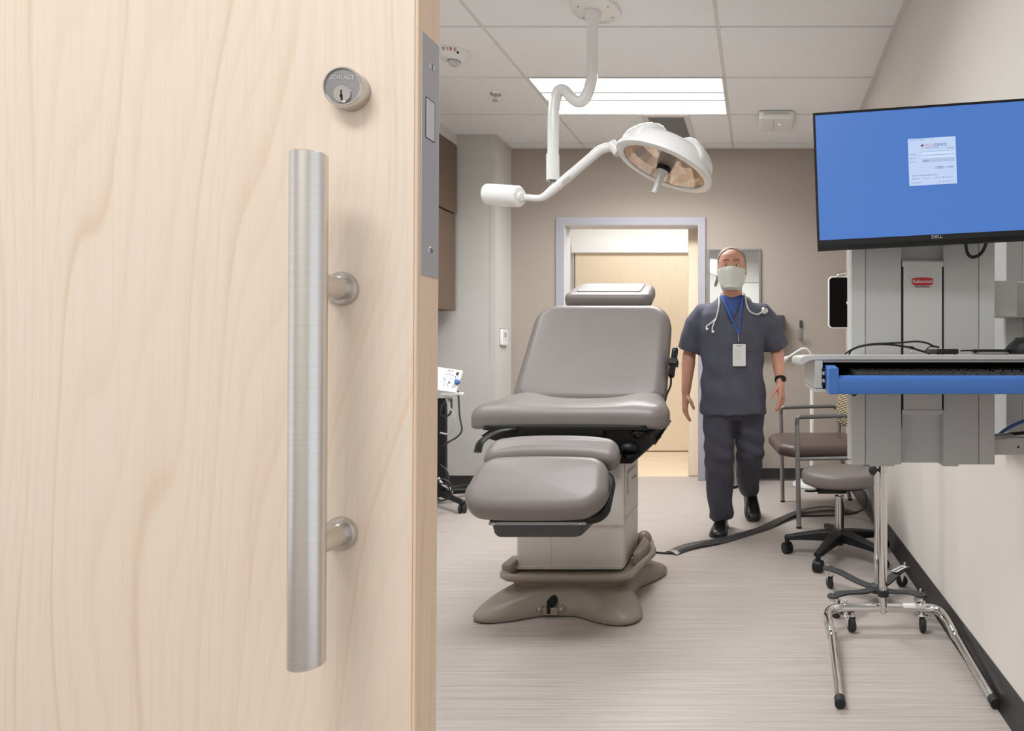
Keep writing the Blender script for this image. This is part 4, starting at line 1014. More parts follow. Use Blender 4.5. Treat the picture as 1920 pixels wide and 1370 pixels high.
# ---------------------------------------------------------------- wall-mounted computer workstation
YS = 1.60
th = thing('wall_workstation', 'grey wall-mounted computer workstation with a blue keyboard drawer', 'workstation', (XR, 1.78, .77))
def X(px, d=YS): return (px - CX) * d / F
def ZZ(py, d=YS): return H - (py - CY) * d / F
x0, x1 = X(1590), X(1865); z0, z1 = ZZ(870), 1.42
ra, rb_ = X(1690), X(1769)
b = MB()
b.box(X(1623), ra, YS, YS + .10, z0 - .001, z1).box(rb_, X(1835), YS, YS + .10, z0 - .001, z1).box(ra - .001, rb_ + .001, YS + .022, YS + .10, z0, z1)
cb = b.build('column', M['cart_grey'], th, bevel=.0012)
for xa, xb in ((x0 + .008, X(1622.2)), (X(1835.8), x1)):
    MB().box(xa, xb, YS - .002, YS + .012, z0 - .001, z1).build('side_trim', M['cart_warm'], th, bevel=.002)
MB().loft([[Vector((x0 + a, y, z)) for a, y in ((.018, YS + .05), (.009, YS - .002), (.002, YS + .004), (0, YS + .012), (.012, YS + .05))] for z in (z0 + .012, z1)]).build('side_rail', M['cart_warm'], th, smooth=60)
cz0, cz1 = ZZ(775), ZZ(490)
cp = MB().box(X(1693.5), X(1766), YS - .004, YS + .024, cz0, cz1 - .012).build('front_cover', M['cart_warm'], th, bevel=.002)
MB().loft([[Vector((X(1691.5), YS + .02, z)), Vector((X(1691.5), y, z)), Vector((X(1767.5), y, z)), Vector((X(1767.5), YS + .02, z))] for z, y in ((cz1 - .014, YS - .006), (cz1 - .003, YS - .008), (cz1 + .002, YS - .002), (cz1 + .003, YS + .02))]).build('cover_cap', M['cart_warm'], cp)
MB().box(X(1691), X(1768), YS - .006, YS + .022, cz0 - .001, cz0 + .010).build('cover_foot', M['cart_warm'], cp, bevel=.002)
for xa in (1690.4, 1692.6, 1766.6, 1768.3): MB().box(X(xa), X(xa + .8), YS - .0015, YS + .001, cz0 - .035 if xa in (1690.4,) else cz0, cz1 - .012).build('shadow_gap', M['dark'], cp)
lm = (X(1728.5), YS - .0048, ZZ(528)); lf = frame(lm, (1, 0, 0), (0, 0, 1)); hw = .0262
MB().prism([(-hw, -.007), (-.018, -.0092), (0, -.0100), (.018, -.0092), (hw, -.007), (hw, .007), (.018, .0092), (0, .0100), (-.018, .0092), (-hw, .007)], 0, .0006, lf).build('badge', M['red'], cp, smooth=0)
MB().text('Rubbermaid', .0115, frame((lm[0], lm[1] - .0009, lm[2]), (1, 0, 0), (0, 0, 1)), .0002, sx=.86).build('lettering', M['paper'], cp, smooth=0)
MB().text('Medical Solutions', .0066, frame((lm[0], lm[1], ZZ(537.6)), (1, 0, 0), (0, 0, 1)), .0002, sx=.82).build('lettering', M['ink'], cp, smooth=0)
MB().ball((X(1708), YS - .004, ZZ(660)), .0035, n=12).build('cover_screw', M['chrome'], cp)
for xa, xb in ((1632, 1678), (1770, 1798)): MB().box(X(xa), X(xb), YS + .004, YS + .08, z0 - .006, z0).build('bottom_tab', M['cart_grey'], th)
# wall track and arm
MB().box(.668, XR, 1.735, 1.86, .79, 1.62).build('wall_track', M['cart_grey'], th, bevel=.003)
MB().box(.585, .67, 1.66, 1.72, ZZ(594, 1.66), ZZ(526, 1.66)).box(.60, XR, 1.70, 1.75, ZZ(594, 1.68), ZZ(526, 1.68)).build('upper_bracket', M['cart_warm'], th, bevel=.004)
ar = MB().box(x1 - .02, XR, 1.62, 1.70, ZZ(853, 1.62), ZZ(820, 1.62)).build('support_arm', M['cart_warm'], th, bevel=.003)
MB().tube([(x1 + .0, 1.617, ZZ(818, 1.62)), (x1 + .035, 1.617, ZZ(817, 1.62)), (x1 + .055, 1.62, ZZ(816, 1.62))], [.007, .008, .003], 12).build('arm_pivot', M['silver'], ar)
MB().cyl((X(1910.5, 1.615), 1.6185, ZZ(838, 1.62)), (X(1910.5, 1.615), 1.64, ZZ(838, 1.62)), .0026, n=14).build('screw_hole', M['dark'], ar)
MB().tube(spline([(X(1874, 1.62), 1.635, ZZ(818, 1.62)), (X(1890, 1.62), 1.63, ZZ(805, 1.62)), (X(1912, 1.62), 1.63, ZZ(794, 1.62)), (.70, 1.64, ZZ(784, 1.62))], 8), .0042, 10).build('blue_tube', M['blue_hose'], th)
MB().tube(spline([(X(1888, 1.62), 1.64, ZZ(819, 1.62)), (X(1905, 1.62), 1.64, ZZ(815, 1.62)), (.70, 1.64, ZZ(812, 1.62))], 6), .0045, 8).build('black_tube', M['black'], th)
# work surface
DT = 1.30; zt = 1.0392
lx_ = X(1500, DT); b = MB(); rx = .690
sec = []
for x, za, zb_ in ((lx_, 1.0290, 1.0215), (lx_ + .0012, 1.0335, 1.0185), (lx_ + .006, 1.0365, 1.0190), (lx_ + .014, 1.0384, 1.0235), (lx_ + .022, zt - .0004, 1.0278), (lx_ + .034, zt, 1.0286), (rx, zt, 1.0286)):
    sec.append([Vector((x, y, z)) for y, z in ((DT, za - .0012), (DT + .002, za), (1.63, za), (1.63, zb_), (DT + .001, zb_), (DT, zb_ + .001))])
ws = MB().loft(sec).build('work_surface', M['cart_warm'], th, smooth=35)
MB().box(X(1543, DT), rx - .02, DT + .004, DT + .012, ZZ(679.5, DT), ZZ(674.5, DT)).build('rail_profile', M['silver'], ws, bevel=.001)
# drawer housing
hz0 = ZZ(728, DT)
hs = MB().box(X(1528, DT), X(1543, DT), DT + .002, 1.60, hz0, 1.0286).build('housing_side', M['cart_warm'], th, bevel=.0015)
MB().box(rx - .02, rx - .002, DT + .002, 1.60, hz0, 1.0286).build('housing_side', M['cart_warm'], th, bevel=.0015)
MB().box(X(1528, DT), X(1560, DT), DT + .002, 1.60, hz0 - .0085, hz0 - .0008).build('housing_foot', M['cart_warm'], th, bevel=.002)
MB().box(X(1543, DT), rx - .02, 1.45, 1.598, .965, 1.0286).build('housing_back', M['dark'], th)
MB().box(X(1543, DT), rx - .02, DT + .008, 1.55, 1.0262, 1.0284).build('housing_lid', M['dark'], th)
# blue drawer
DD = 1.225
dx0 = X(1554, DD); dx1 = dx0 + .535; dz0 = ZZ(739, DD); dz1 = ZZ(703.5, DD); ez1 = ZZ(689.5, DD)
ew = .0195
bar = [(DD + .014, dz0), (DD + .0015, dz0), (DD, dz0 + .002), (DD, dz1 - .015), (DD + .0012, dz1 - .009), (DD + .0042, dz1 - .004), (DD + .0085, dz1 - .001), (DD + .014, dz1)]
prof = [(dx0, dz0), (dx1, dz0), (dx1, ez1), (dx1 - ew + .003, ez1), (dx1 - ew, ez1 - .003), (dx1 - ew, dz1 + .0025), (dx1 - ew - .0025, dz1), (dx0 + ew + .0025, dz1), (dx0 + ew, dz1 + .0025), (dx0 + ew, ez1 - .003), (dx0 + ew - .003, ez1), (dx0, ez1)]
dr = MB().loft([[Vector((x, y, z)) for y, z in bar] for x in (dx0 + ew - .001, dx1 - ew + .001)])
for xa, xb in ((dx0, dx0 + ew), (dx1 - ew, dx1)): dr.box(xa, xb, DD, DD + .016, dz0, ez1)
dr = dr.build('keyboard_drawer', M['blue'], th, bevel=.0022, seg=3)
for xa, xb in ((dx0 + .001, dx0 + ew), (dx1 - ew, dx1 - .001)):
    MB().loft([[Vector((xa, y, dz0 + .004)), Vector((xb, y, dz0 + .004)), Vector((xb, y, z)), Vector((xa, y, z))] for y, z in ((DD + .012, ez1), (DD + .06, ez1 + .004), (1.54, ez1 + .004))]).build('drawer_side', M['blue'], dr, bevel=.0015)
MB().box(dx0 + .004, dx1 - .004, DD + .012, 1.54, dz0 + .004, dz0 + .012).build('drawer_bottom', M['blue'], dr)
sl = MB()
for z in (.9835, .9985): sl.box(dx0 - .0055, dx0 - .0005, DT - .02, 1.52, z, z + .007)
sl.build('drawer_slide', M['chrome'], dr, bevel=.0008)
MB().box(dx0 - .006, dx0 + .0005, DT + .002, 1.52, .976, 1.012).build('slide_channel', M['black'], dr)
MB().tube([(X(1602, DD), DD + .05, dz0 + .003), (X(1608, DD), DD + .04, dz0 - .0015), (X(1614, DD), DD + .05, dz0 + .003)], .006, 10).build('drawer_latch', M['black'], dr)
# ---------------------------------------------------------------- keyboard lying in the drawer
kx0, kx1 = .177, .612; ky0, ky1 = DD + .024, DD + .162; kz0, kz1 = .9785, .9935
tilt = Matrix.Translation((0, ky0, kz0 + .008)) @ Matrix.Rotation(math.radians(4.0), 4, 'X')
kd = thing('keyboard', 'full-size black keyboard lying in the blue drawer', 'keyboard', ((kx0 + kx1) / 2, ky0, kz0))
MB().box(kx0, kx1, 0, ky1 - ky0, -.001, .010, tilt).build('case', M['black'], kd, bevel=.003)
rows = [[1] * 15, [1] * 13 + [2], [1.5] + [1] * 12 + [1.5], [1.75] + [1] * 11 + [2.25], [2.25] + [1] * 10 + [2.75], [1.25, 1.25, 1.25, 6.25, 1.25, 1.25, 1.25, 1.25]]
ks = MB(); u = .0190
for r, row in enumerate(rows):
    x = kx0 + .010; y = (ky1 - ky0) - .014 - r * .0205 - (.004 if r else 0)
    for wd in row:
        ks.loft([[tilt @ Vector((cx_, cy_, z)) for cx_, cy_ in ((x + .001 + i, y - .0165 + i), (x + wd * u - .001 - i, y - .0165 + i), (x + wd * u - .001 - i, y - i), (x + .001 + i, y - i))] for z, i in ((.010, 0), (.0165, .0018))])
        x += wd * u
    for blk, n in ((15.4, 3), (18.8, 4)):
        if blk < 16 and r == 3: continue
        for k in range(n):
            xx = kx0 + .010 + (blk + k) * u
            ks.loft([[tilt @ Vector((cx_, cy_, z)) for cx_, cy_ in ((xx + .001 + i, y - .0165 + i), (xx + u - .001 - i, y - .0165 + i), (xx + u - .001 - i, y - i), (xx + .001 + i, y - i))] for z, i in ((.010, 0), (.0165, .0018))])
ks.build('keys', M['key'], kd, smooth=0)
# ---------------------------------------------------------------- little things on the work surface
m = thing('computer_mouse', 'black computer mouse at the right end of the work surface', 'mouse', (.565, 1.42, zt))
o_ = (.5755, 1.40, zt)
rings = []
for t, w, h in ((-.052, .012, .012), (-.048, .022, .022), (-.03, .029, .033), (-.005, .031, .038), (.02, .030, .034), (.042, .027, .024), (.055, .020, .014), (.058, .010, .008)):
    rings.append([Vector((o_[0] + w * math.cos(a), o_[1] + t, o_[2] + .001 + max(0, h * math.sin(a)) if True else 0)) for a in [PI * k / 16 for k in range(17)]])
MB().loft(rings).build('body', M['black'], m, smooth=60)
MB().lathe([(.0001, -.004), (.010, -.004), (.011, 0), (.010, .004), (.0001, .004)], (o_[0], o_[1] - .012 + .04, o_[2] + .028), (1, 0, 0), 18).build('scroll_wheel', M['rubber'], m)
m = thing('card_reader', 'flat grey card reader with a black top, left of the mouse', 'card reader', (.485, 1.41, zt))
MB().box(.481, .5445, 1.395, 1.45, zt, zt + .0072).build('base', M['silver'], m, bevel=.002)
MB().box(.4795, .546, 1.393, 1.452, zt + .0066, zt + .0118).build('top', M['black'], m, bevel=.0015)
MB().box(.4765, .484, 1.42, 1.43, zt + .004, zt + .009).build('cable_boot', M['black'], m, bevel=.001)
m = thing('usb_hub', 'small black and grey adapter block on the work surface between cables', 'adapter', (.40, 1.41, zt))
MB().cushion(rrect(.050, .03, .006, 5, .412, 1.415), zt + .001, zt + .0128, .004).build('body', M['black'], m)
MB().cushion(rrect(.026, .026, .005, 5, .380, 1.415), zt + .0015, zt + .0125, .004).build('plug', M['castiron'], m)
b = MB()
for x in (.372, .392, .402, .428): b.cyl((x, 1.404, zt), (x, 1.404, zt + .003), .0022, n=10)
b.build('feet', M['rubber'], m)
def wire(ps, r, lab):
    q = spline([at(*p) for p in ps], 8); tag(origin_to(MB().tube(q, r, 8).build('cable', M['black']), q[-1]), lab, 'cable', 'cables on the work surface')
wire([(1585, 664, 1.50), (1592, 658, 1.49), (1608, 650, 1.47), (1632, 645, 1.45), (1662, 643.5, 1.44), (1690, 642, 1.43), (1718, 640, 1.42), (1738, 643, 1.415), (1750, 648.5, 1.415), (1761, 651, 1.415)], .0021, 'black cable arching highest over the work surface into the black adapter')
wire([(1592, 664, 1.50), (1597, 656, 1.49), (1615, 649, 1.47), (1640, 645.5, 1.45), (1664, 645.5, 1.44), (1690, 648.5, 1.43), (1712, 653, 1.42), (1730, 658.5, 1.418), (1742, 660.5, 1.415)], .0024, 'thick black cable arching low over the work surface to the grey plug')
wire([(1700, 650, 1.425), (1711, 650, 1.42), (1715, 653.5, 1.42)], .0012, 'tiny wire end curling off the low arching cable')
wire([(1736, 657, 1.42), (1742, 650.5, 1.415), (1750, 650, 1.413), (1760, 650.4, 1.412)], .0012, 'thin wire bending over the grey plug')
wire([(1801, 657.5, 1.415), (1815, 657, 1.415), (1836, 658, 1.42)], .0016, 'short straight cable between the black adapter and the card reader')
# ---------------------------------------------------------------- monitor
mc = Vector((.3965, 1.452, H + (CY - 326.5) * 1.452 / F))
mr = Euler((0, math.radians(-2.05), math.radians(-5.2)))
mo = thing('computer_monitor', 'large black-framed monitor showing a blue screen with a login window', 'monitor', mc, mr)
MW, MH = .539, .3145
def mb_(x0, x1, z0, z1, y0, y1): return MB().box(x0, x1, y0, y1, z0, z1)
mb_(-MW / 2, MW / 2, -MH / 2, MH / 2, .004, .032).build('back_shell', M['black'], mo, bevel=.004, world=False)
bt = .0055; bb = .0205
fb = MB()
fb.box(-MW / 2, MW / 2, -.002, .006, MH / 2 - bt, MH / 2).box(-MW / 2, -MW / 2 + bt, -.002, .006, -MH / 2, MH / 2).box(MW / 2 - bt, MW / 2, -.002, .006, -MH / 2, MH / 2)
fb.build('bezel', M['black_g'], mo, bevel=.0012, world=False)
ch = MB().box(-MW / 2, MW / 2, -.003, .010, -MH / 2 + .008, -MH / 2 + bb).loft([[Vector((x, y, z)) for y, z in ((-.003, -MH / 2 + .0085), (.012, -MH / 2 - .002), (.03, -MH / 2 + .0), (.03, -MH / 2 + .012), (0, -MH / 2 + .012))] for x in (-MW / 2, MW / 2)]).build('chin', M['black'], mo, bevel=.0008, world=False)
MB().text('DELL', .0098, frame((0, -.0034, -MH / 2 + .0142), (1, 0, 0), (0, 0, 1)), .0003, sx=1.15).build('lettering', M['nickel'], ch, world=False, smooth=0)
sc_ = mb_(-MW / 2 + bt, MW / 2 - bt, -MH / 2 + bb, MH / 2 - bt, .0, .004).build('screen', M['screen'], mo, world=False)
# login window
wx0, wz1 = -.0565, .0830; ww, wh = .106, .1065
def WX(u): return wx0 + ww * u
def WZ(v): return wz1 - wh * v
dlg = mb_(WX(0), WX(1), WZ(1), WZ(0), -.0004, .0002)
dlg.mat(1)
for v0, v1 in ((.305, .355), (.385, .43)): dlg.box(WX(.29), WX(.965), -.0006, -.0002, WZ(v1), WZ(v0))
dlg.mat(2).box(WX(.29), WX(.965), -.0006, -.0002, WZ(.52), WZ(.46)).box(WX(.55), WX(.755), -.0006, -.0002, WZ(.665), WZ(.615)).box(WX(.78), WX(.955), -.0006, -.0002, WZ(.66), WZ(.62))
dlg.mat(3).box(WX(.553), WX(.752), -.0007, -.0003, WZ(.622), WZ(.617)).box(WX(.553), WX(.752), -.0007, -.0003, WZ(.664), WZ(.659)).box(WX(.29), WX(.965), -.0005, -.0002, WZ(.291), WZ(.2875)).box(WX(.29), WX(.965), -.0005, -.0002, WZ(.372), WZ(.367)).box(WX(.29), WX(.965), -.0005, -.0002, WZ(.447), WZ(.442))
for u, full in ((.075, 1), (.30, 0), (.565, 0), (.71, 0)):
    dlg.prism([(.0012 * math.cos(k * PI / 6), .0012 * math.sin(k * PI / 6)) for k in range(12)], 0, .0002, frame((WX(u), -.0006, WZ(.855)), (1, 0, 0), (0, 0, 1)))
dlg.build('login_window', [M['dialog'], M['field'], M['field2'], M['s_ink']], sc_, world=False, smooth=0)
tx = MB()
def T(s, u, v, size, mi, al='LEFT', sx=1.0): tx.mat(mi).text(s, size, frame((WX(u), -.0008, WZ(v)), (1, 0, 0), (0, 0, 1)), .0001, al, sx)
T('Login to Secure Workstation', .03, .028, .0036, 0, sx=.8)
T('PROV', .348, .16, .0088, 2, sx=.92); T('IDENCE', .545, .16, .0088, 1, sx=.92); T('Health & Services', .348, .21, .0052, 0, sx=.85)
T('Corporate', .80, .235, .0046, 1, sx=.85)
T('User Name', .03, .335, .004, 0, sx=.8); T('Password', .03, .415, .004, 0, sx=.8); T('Log on to', .03, .49, .004, 0, sx=.8); T('DOMAIN', .30, .49, .004, 1, sx=.8)
T('OK', .65, .64, .004, 1, 'CENTER'); T('Cancel', .868, .64, .004, 1, 'CENTER')
T('Please click to authenticate with the options', .055, .79, .0040, 1, sx=.8)
T('Password', .10, .855, .0038, 1, sx=.8); T('Fingerprint', .325, .855, .0038, 0, sx=.8); T('Token', .59, .855, .0038, 0, sx=.8); T('Proximity Card', .735, .855, .0038, 0, sx=.8)
T('Forgot Password?', .05, .945, .0036, 0, sx=.8); T('Get started  |  Contact', .62, .945, .0036, 0, sx=.8); T('?', .925, .945, .005, 0)
tx.mat(1).box(WX(.262), WX(.335), -.0008, -.0005, WZ(.172), WZ(.15)).box(WX(.288), WX(.310), -.0008, -.0005, WZ(.17), WZ(.122))
tx.mat(3).box(WX(.288), WX(.310), -.0008, -.0005, WZ(.238), WZ(.175))
tx.build('lettering', [M['s_ink'], M['s_navy'], M['s_red'], M['s_gold']], sc_, world=False, smooth=0)
# the mount that carries it
MB().box(-.05, .05, .032, .045, -.05, .05).build('mount_plate', M['black'], mo, bevel=.003, world=False)
MB().box(.3965 - .04, .3965 + .04, 1.51, YS + .03, 1.36, 1.42).build('monitor_mount', M['cart_grey'], th, bevel=.004)
MB().tube(spline([(.482, 1.50, 1.33), (.492, 1.52, 1.285), (.510, 1.53, 1.272), (.53, 1.52, 1.285), (.54, 1.50, 1.33)], 6), .004, 10).build('monitor_cable', M['black'], th)
b = MB()
for k in range(4): b.cyl((MW / 2 - .03 - k * .016, -.0032, -MH / 2 + .0075), (MW / 2 - .03 - k * .016, .002, -MH / 2 + .0075), .0014, n=10)
b.build('control_buttons', M['dark'], mo, world=False)
# ---------------------------------------------------------------- the person walking towards the door
PO = Vector((-.155, 3.74, 0))
pe = thing('person', 'person in charcoal scrubs and pale face mask walking forward beside the padded chair', 'person', PO)
def fuse(mb, voxel, it=5, fac=.5):
    """bake overlapping limbs into one continuous skin"""
    me = bpy.data.meshes.new('tmp'); me.from_pydata([tuple(v) for v in mb.v], [], mb.f)
    bm = bmesh.new(); bm.from_mesh(me); bmesh.ops.recalc_face_normals(bm, faces=bm.faces[:]); bm.to_mesh(me); bm.free()
    o = bpy.data.objects.new('tmp', me); COL.objects.link(o)
    r = o.modifiers.new('r', 'REMESH'); r.mode = 'VOXEL'; r.voxel_size = voxel
    s = o.modifiers.new('s', 'SMOOTH'); s.iterations = it; s.factor = fac
    bpy.context.view_layer.update()
    out = bpy.data.meshes.new_from_object(o.evaluated_get(bpy.context.evaluated_depsgraph_get()))
    bpy.data.objects.remove(o); bpy.data.meshes.remove(me)
    return out
def ell(c, rx, ry, n=28, tilt=None, p=1.0):
    c = Vector(c); out = []
    for k in range(n):
        a = 2 * PI * k / n; ca, sa = math.cos(a), math.sin(a)
        v = Vector((rx * math.copysign(abs(ca) ** p, ca), ry * math.copysign(abs(sa) ** p, sa), 0))
        out.append(c + (tilt @ v if tilt is not None else v))
    return out
def mesh_part(name, me, m, parent, smooth=70):
    me.materials.clear(); me.materials.append(m)
    return link_mesh(name, me, parent, smooth=smooth)
V = Vector
XP = -.158
YP = 3.76
# joints (image-left side first: that is the person's right)
shR, elR, wrR = V((-.345, 3.78, 1.272)), V((-.418, 3.82, 1.045)), V((-.432, 3.76, .815))
shL, elL, wrL = V((.026, 3.76, 1.272)), V((.102, 3.85, 1.070)), V((.122, 3.70, .880))
hpR, knR, anR = V((-.240, 3.76, .84)), V((-.236, 3.72, .46)), V((-.226, 3.815, .085))
hpL, knL, anL = V((-.072, 3.77, .84)), V((-.056, 3.80, .47)), V((-.072, 4.12, .165))
HC = V((-.160, 3.705, 1.535))          # head centre
# ---- body (one skin): torso, neck, head, arms, palms, legs
b = MB()
b.loft([ell((XP, YP, z), rx, ry) for z, rx, ry in ((.74, .13, .10), (.82, .165, .115), (.92, .155, .11), (1.04, .155, .112), (1.15, .17, .118), (1.26, .175, .115), (1.33, .14, .09), (1.375, .07, .065))])
b.tube([V((XP, YP, 1.34)), V((XP, 3.735, 1.40)), V((XP, 3.725, 1.46))], [.064, .057, .058], 18)
hd_prof = [(-.128, .030, .036, -.028), (-.120, .044, .052, -.022), (-.095, .058, .070, -.012), (-.065, .066, .082, -.004), (-.03, .0715, .092, 0), (.0, .0755, .0965, .002), (.035, .078, .099, .004), (.07, .0735, .093, .006), (.096, .060, .076, .008), (.112, .040, .052, .008), (.119, .014, .02, .008)]
b.loft([ell(HC + V((0, dy, z)), rx, ry, 32, p=.92) for z, rx, ry, dy in hd_prof])
b.tube([HC + V((0, -.086, .018)), HC + V((0, -.100, -.015)), HC + V((0, -.106, -.032)), HC + V((0, -.092, -.042))], [.009, .011, .0135, .010], 12)
for s in (-1, 1):
    b.ball(HC + V((s * .031, -.086, .030)), .019, .010, .007, 12)                 # brow ridge
    b.ball(HC + V((s * .046, -.062, -.024)), .018, .018, .016, 12)                # cheek
    b.ball(HC + V((s * .080, .006, -.008)), .008, .019, .032, 14, Matrix.Rotation(s * -.3, 3, 'Z'))   # ear
for a, e, w in ((shR, elR, wrR), (shL, elL, wrL)):
    b.tube([a.lerp(V((XP, YP, 1.29)), .35), a, a.lerp(e, .5), e], [.052, .052, .045, .039], 16)
    b.tube([e, e.lerp(w, .28), e.lerp(w, .7), w], [.039, .041, .032, .0265], 16)
for h, k, a in ((hpR, knR, anR), (hpL, knL, anL)):
    b.tube([h, h.lerp(k, .5), k], [.085, .072, .055], 16); b.tube([k, k.lerp(a, .3), a], [.055, .054, .038], 16)
    b.ball(a, .04, .045, .04, 12)
def palm(w, dirv, side, fwd):
    """dirv: towards the fingertips, side: towards the thumb, fwd: back-of-hand normal"""
    R_ = Matrix((side, dirv, fwd)).transposed()
    c = w + dirv * .052
    b.tube([w - dirv * .01, w + dirv * .025], [.0262, .0225], 14, flat=1.0)
    b.loft([[w + dirv * t + side * (wx * q) + fwd * (th_ * r) for q, r in ((-1, -.4), (-.6, -1), (.6, -1), (1, -.4), (1, .4), (.6, 1), (-.6, 1), (-1, .4))] for t, wx, th_ in ((.0, .024, .019), (.03, .034, .0165), (.065, .040, .0145), (.09, .040, .0125), (.098, .036, .010))])
    b.ball(w + dirv * .035 + side * .024 - fwd * .008, .017, .03, .015, 12, R_)
hands = []
for w, dv, sd, fw in ((wrR, V((-.05, -.06, -1)), V((.35, -.93, 0)), V((-.94, -.33, .05))), (wrL, V((.06, -.10, -1)), V((-.40, -.91, .06)), V((.92, -.38, 0)))):
    dv = dv.normalized(); sd = (sd - dv * sd.dot(dv)).normalized(); fw = fw - dv * fw.dot(dv) - sd * fw.dot(sd); fw.normalize()
    palm(w, dv, sd, fw); hands.append((w, dv, sd, fw))
body = fuse(b, .0055, 6)
# fingers: each its own bent chain rooted in the palm
fb = MB()
for (w, dv, sd, fw) in hands:
    for q, ln, curl, spread in ((.030, .074, .50, .10), (.010, .083, .58, .03), (-.010, .077, .66, -.04), (-.029, .060, .74, -.13)):
        p = w + dv * .080 + sd * q; pts = [p]; d = (dv + sd * spread).normalized(); a = 0
        for seg, k in ((.018, .15), (ln * .42, .9), (ln * .30, 1.0), (ln * .22, .8)):
            a += curl * .45 * k; dd = (d * math.cos(a) - fw * math.sin(a)).normalized(); pts.append(pts[-1] + dd * seg)
        fb.tube(spline(pts, 3), [.0088] * 4 + [.0085] * 3 + [.0078] * 3 + [.0070] * 2 + [.0045], 12)
    p = w + dv * .030 + sd * .030 - fw * .006
    pts = [p, p + (dv * .5 + sd * .75 - fw * .3).normalized() * .030, p + (dv * .5 + sd * .75 - fw * .3).normalized() * .030 + (dv * .9 + sd * .28 - fw * .4).normalized() * .032, p + (dv * .5 + sd * .75 - fw * .3).normalized() * .030 + (dv * .9 + sd * .28 - fw * .4).normalized() * .055]
    fb.tube(spline(pts, 3), [.0125, .0122, .0118, .0112, .0106, .010, .0095, .0088, .008, .0052], 12)
bm = bmesh.new(); bm.from_mesh(body)
off = len(bm.verts); vs = [bm.verts.new(v) for v in fb.v]
for f in fb.f: bm.faces.new([vs[i] for i in f])
bmesh.ops.recalc_face_normals(bm, faces=bm.faces[:]); bm.to_mesh(body); bm.free()
bd = mesh_part('body', body, M['skin'], pe, 80)
# ---- face details
for s in (-1, 1):
    ec = HC + V((s * .0305, -.0825, .010))
    e = MB().ball(ec, .0125, .0100, .0070, 16).build('eye', M['eye'], bd)
    MB().tube(spline([ec + V((-.0135, .001, .001)), ec + V((-.006, -.0085, .0062)), ec + V((.006, -.0085, .0062)), ec + V((.0135, .001, .001))], 5), .0036, 8).build('eyelid', M['skin'], bd)
    MB().ball(ec + V((0, -.0066, -.0005)), .0052, .004, .0050, 12).build('iris', M['iris'], e)
    MB().tube(spline([HC + V((s * .012, -.098, .033)), HC + V((s * .028, -.098, .041)), HC + V((s * .048, -.086, .034))], 5), .0042, 8, flat=.6).build('eyebrow', M['brow'], bd)
# short grey hair: sides and back, thin on top
hr = MB(); rings = []
for i in range(17):
    f = i / 16; rr = []
    for k in range(41):
        a = math.radians(-90 + 9 * k)                       # -90 = front
        front = math.cos(a + PI / 2)                        # 1 in front, -1 behind
        z0 = -.045 + .148 * max(0, front + .05) ** .5 if front > -.05 else -.06
        z = z0 + (.118 - z0) * f
        # radius of the skull at height z
        for (za, xa, ya, da), (zb2, xb, yb2, db) in zip(hd_prof, hd_prof[1:]):
            if za <= z <= zb2: t = (z - za) / (zb2 - za); rx, ry, dy = xa + (xb - xa) * t, ya + (yb2 - ya) * t, da + (db - da) * t
        g = .006 * (1 if f > .08 else f / .08)
        rr.append(HC + V(((rx + g) * math.cos(a), (ry + g) * math.sin(a) + dy, z + g * f)))
    rings.append(rr[:-1])
hr.loft(rings).build('hair', M['hair'], bd, smooth=70)
# ---- mask: pleated cloth with ear loops
mk = MB(); rings = []
zs = [-.130, -.118, -.10, -.085, -.07, -.055, -.04, -.025, -.010]
for i, z in enumerate(zs):
    rr = []
    for k in range(25):
        a = math.radians(-90 - 66 + 132 * k / 24)
        for (za, xa, ya, da), (zb2, xb, yb2, db) in zip(hd_prof, hd_prof[1:]):
            if za <= z <= zb2: t = (z - za) / (zb2 - za); rx, ry, dy = xa + (xb - xa) * t, ya + (yb2 - ya) * t, da + (db - da) * t
        rx = max(rx, .046 + .010 * min(1, i / 3)); ry = max(ry, .060 + .014 * min(1, i / 3))
        c_ = abs(k - 12) / 12
        puff = (.006, .012, .016, .016, .016, .016, .016, .014, .010)[i] + .020 * math.exp(-(c_ / .28) ** 2) * (1 if -.10 < z < -.02 else .35) + (.0022 if i % 2 else 0)
        rr.append(HC + V(((rx + .010 + puff * .3) * math.cos(a), (ry + puff) * math.sin(a) + min(dy, 0), z + .012 * (1 - c_) * (i / 8))))
    rings.append(rr)
inner = [[HC + (v - HC) * .97 for v in r] for r in rings]
mk.loft([r + ri[::-1] for r, ri in zip(rings, inner)])
mko = mk.build('face_mask', M['mask'], pe, smooth=60)
for s in (-1, 1):
    MB().tube(spline([rings[7][24 if s > 0 else 0], HC + V((s * .083, -.010, .004)), HC + V((s * .084, .014, .018)), HC + V((s * .082, .022, -.012)), HC + V((s * .078, -.01, -.06)), rings[1][24 if s > 0 else 0]], 5), .0018, 6).build('ear_loop', M['mask'], mko)
# ---- scrub top
b = MB()
b.loft([ell((XP + dx, YP + dy, z), rx, ry, 36, p=.9) for z, rx, ry, dx, dy in ((.690, .194, .146, .004, .0), (.72, .197, .147, .004, 0), (.82, .192, .143, .002, 0), (.95, .180, .134, 0, .0), (1.08, .186, .134, 0, 0), (1.18, .196, .136, 0, 0), (1.27, .194, .126, 0, .004), (1.315, .160, .106, 0, .006), (1.358, .100, .085, 0, .004), (1.386, .076, .072, 0, .0))])
for a, e in ((shR, elR), (shL, elL)):
    c0 = V((XP, YP + .01, 1.30))
    b.tube([a.lerp(c0, .5), a.lerp(c0, .12) + V((0, 0, .0)), a.lerp(e, .25), a.lerp(e, .6), a.lerp(e, .93)], [.058, .074, .080, .079, .081], 22)
top = fuse(b, .008, 8)
bm = bmesh.new(); bm.from_mesh(top)
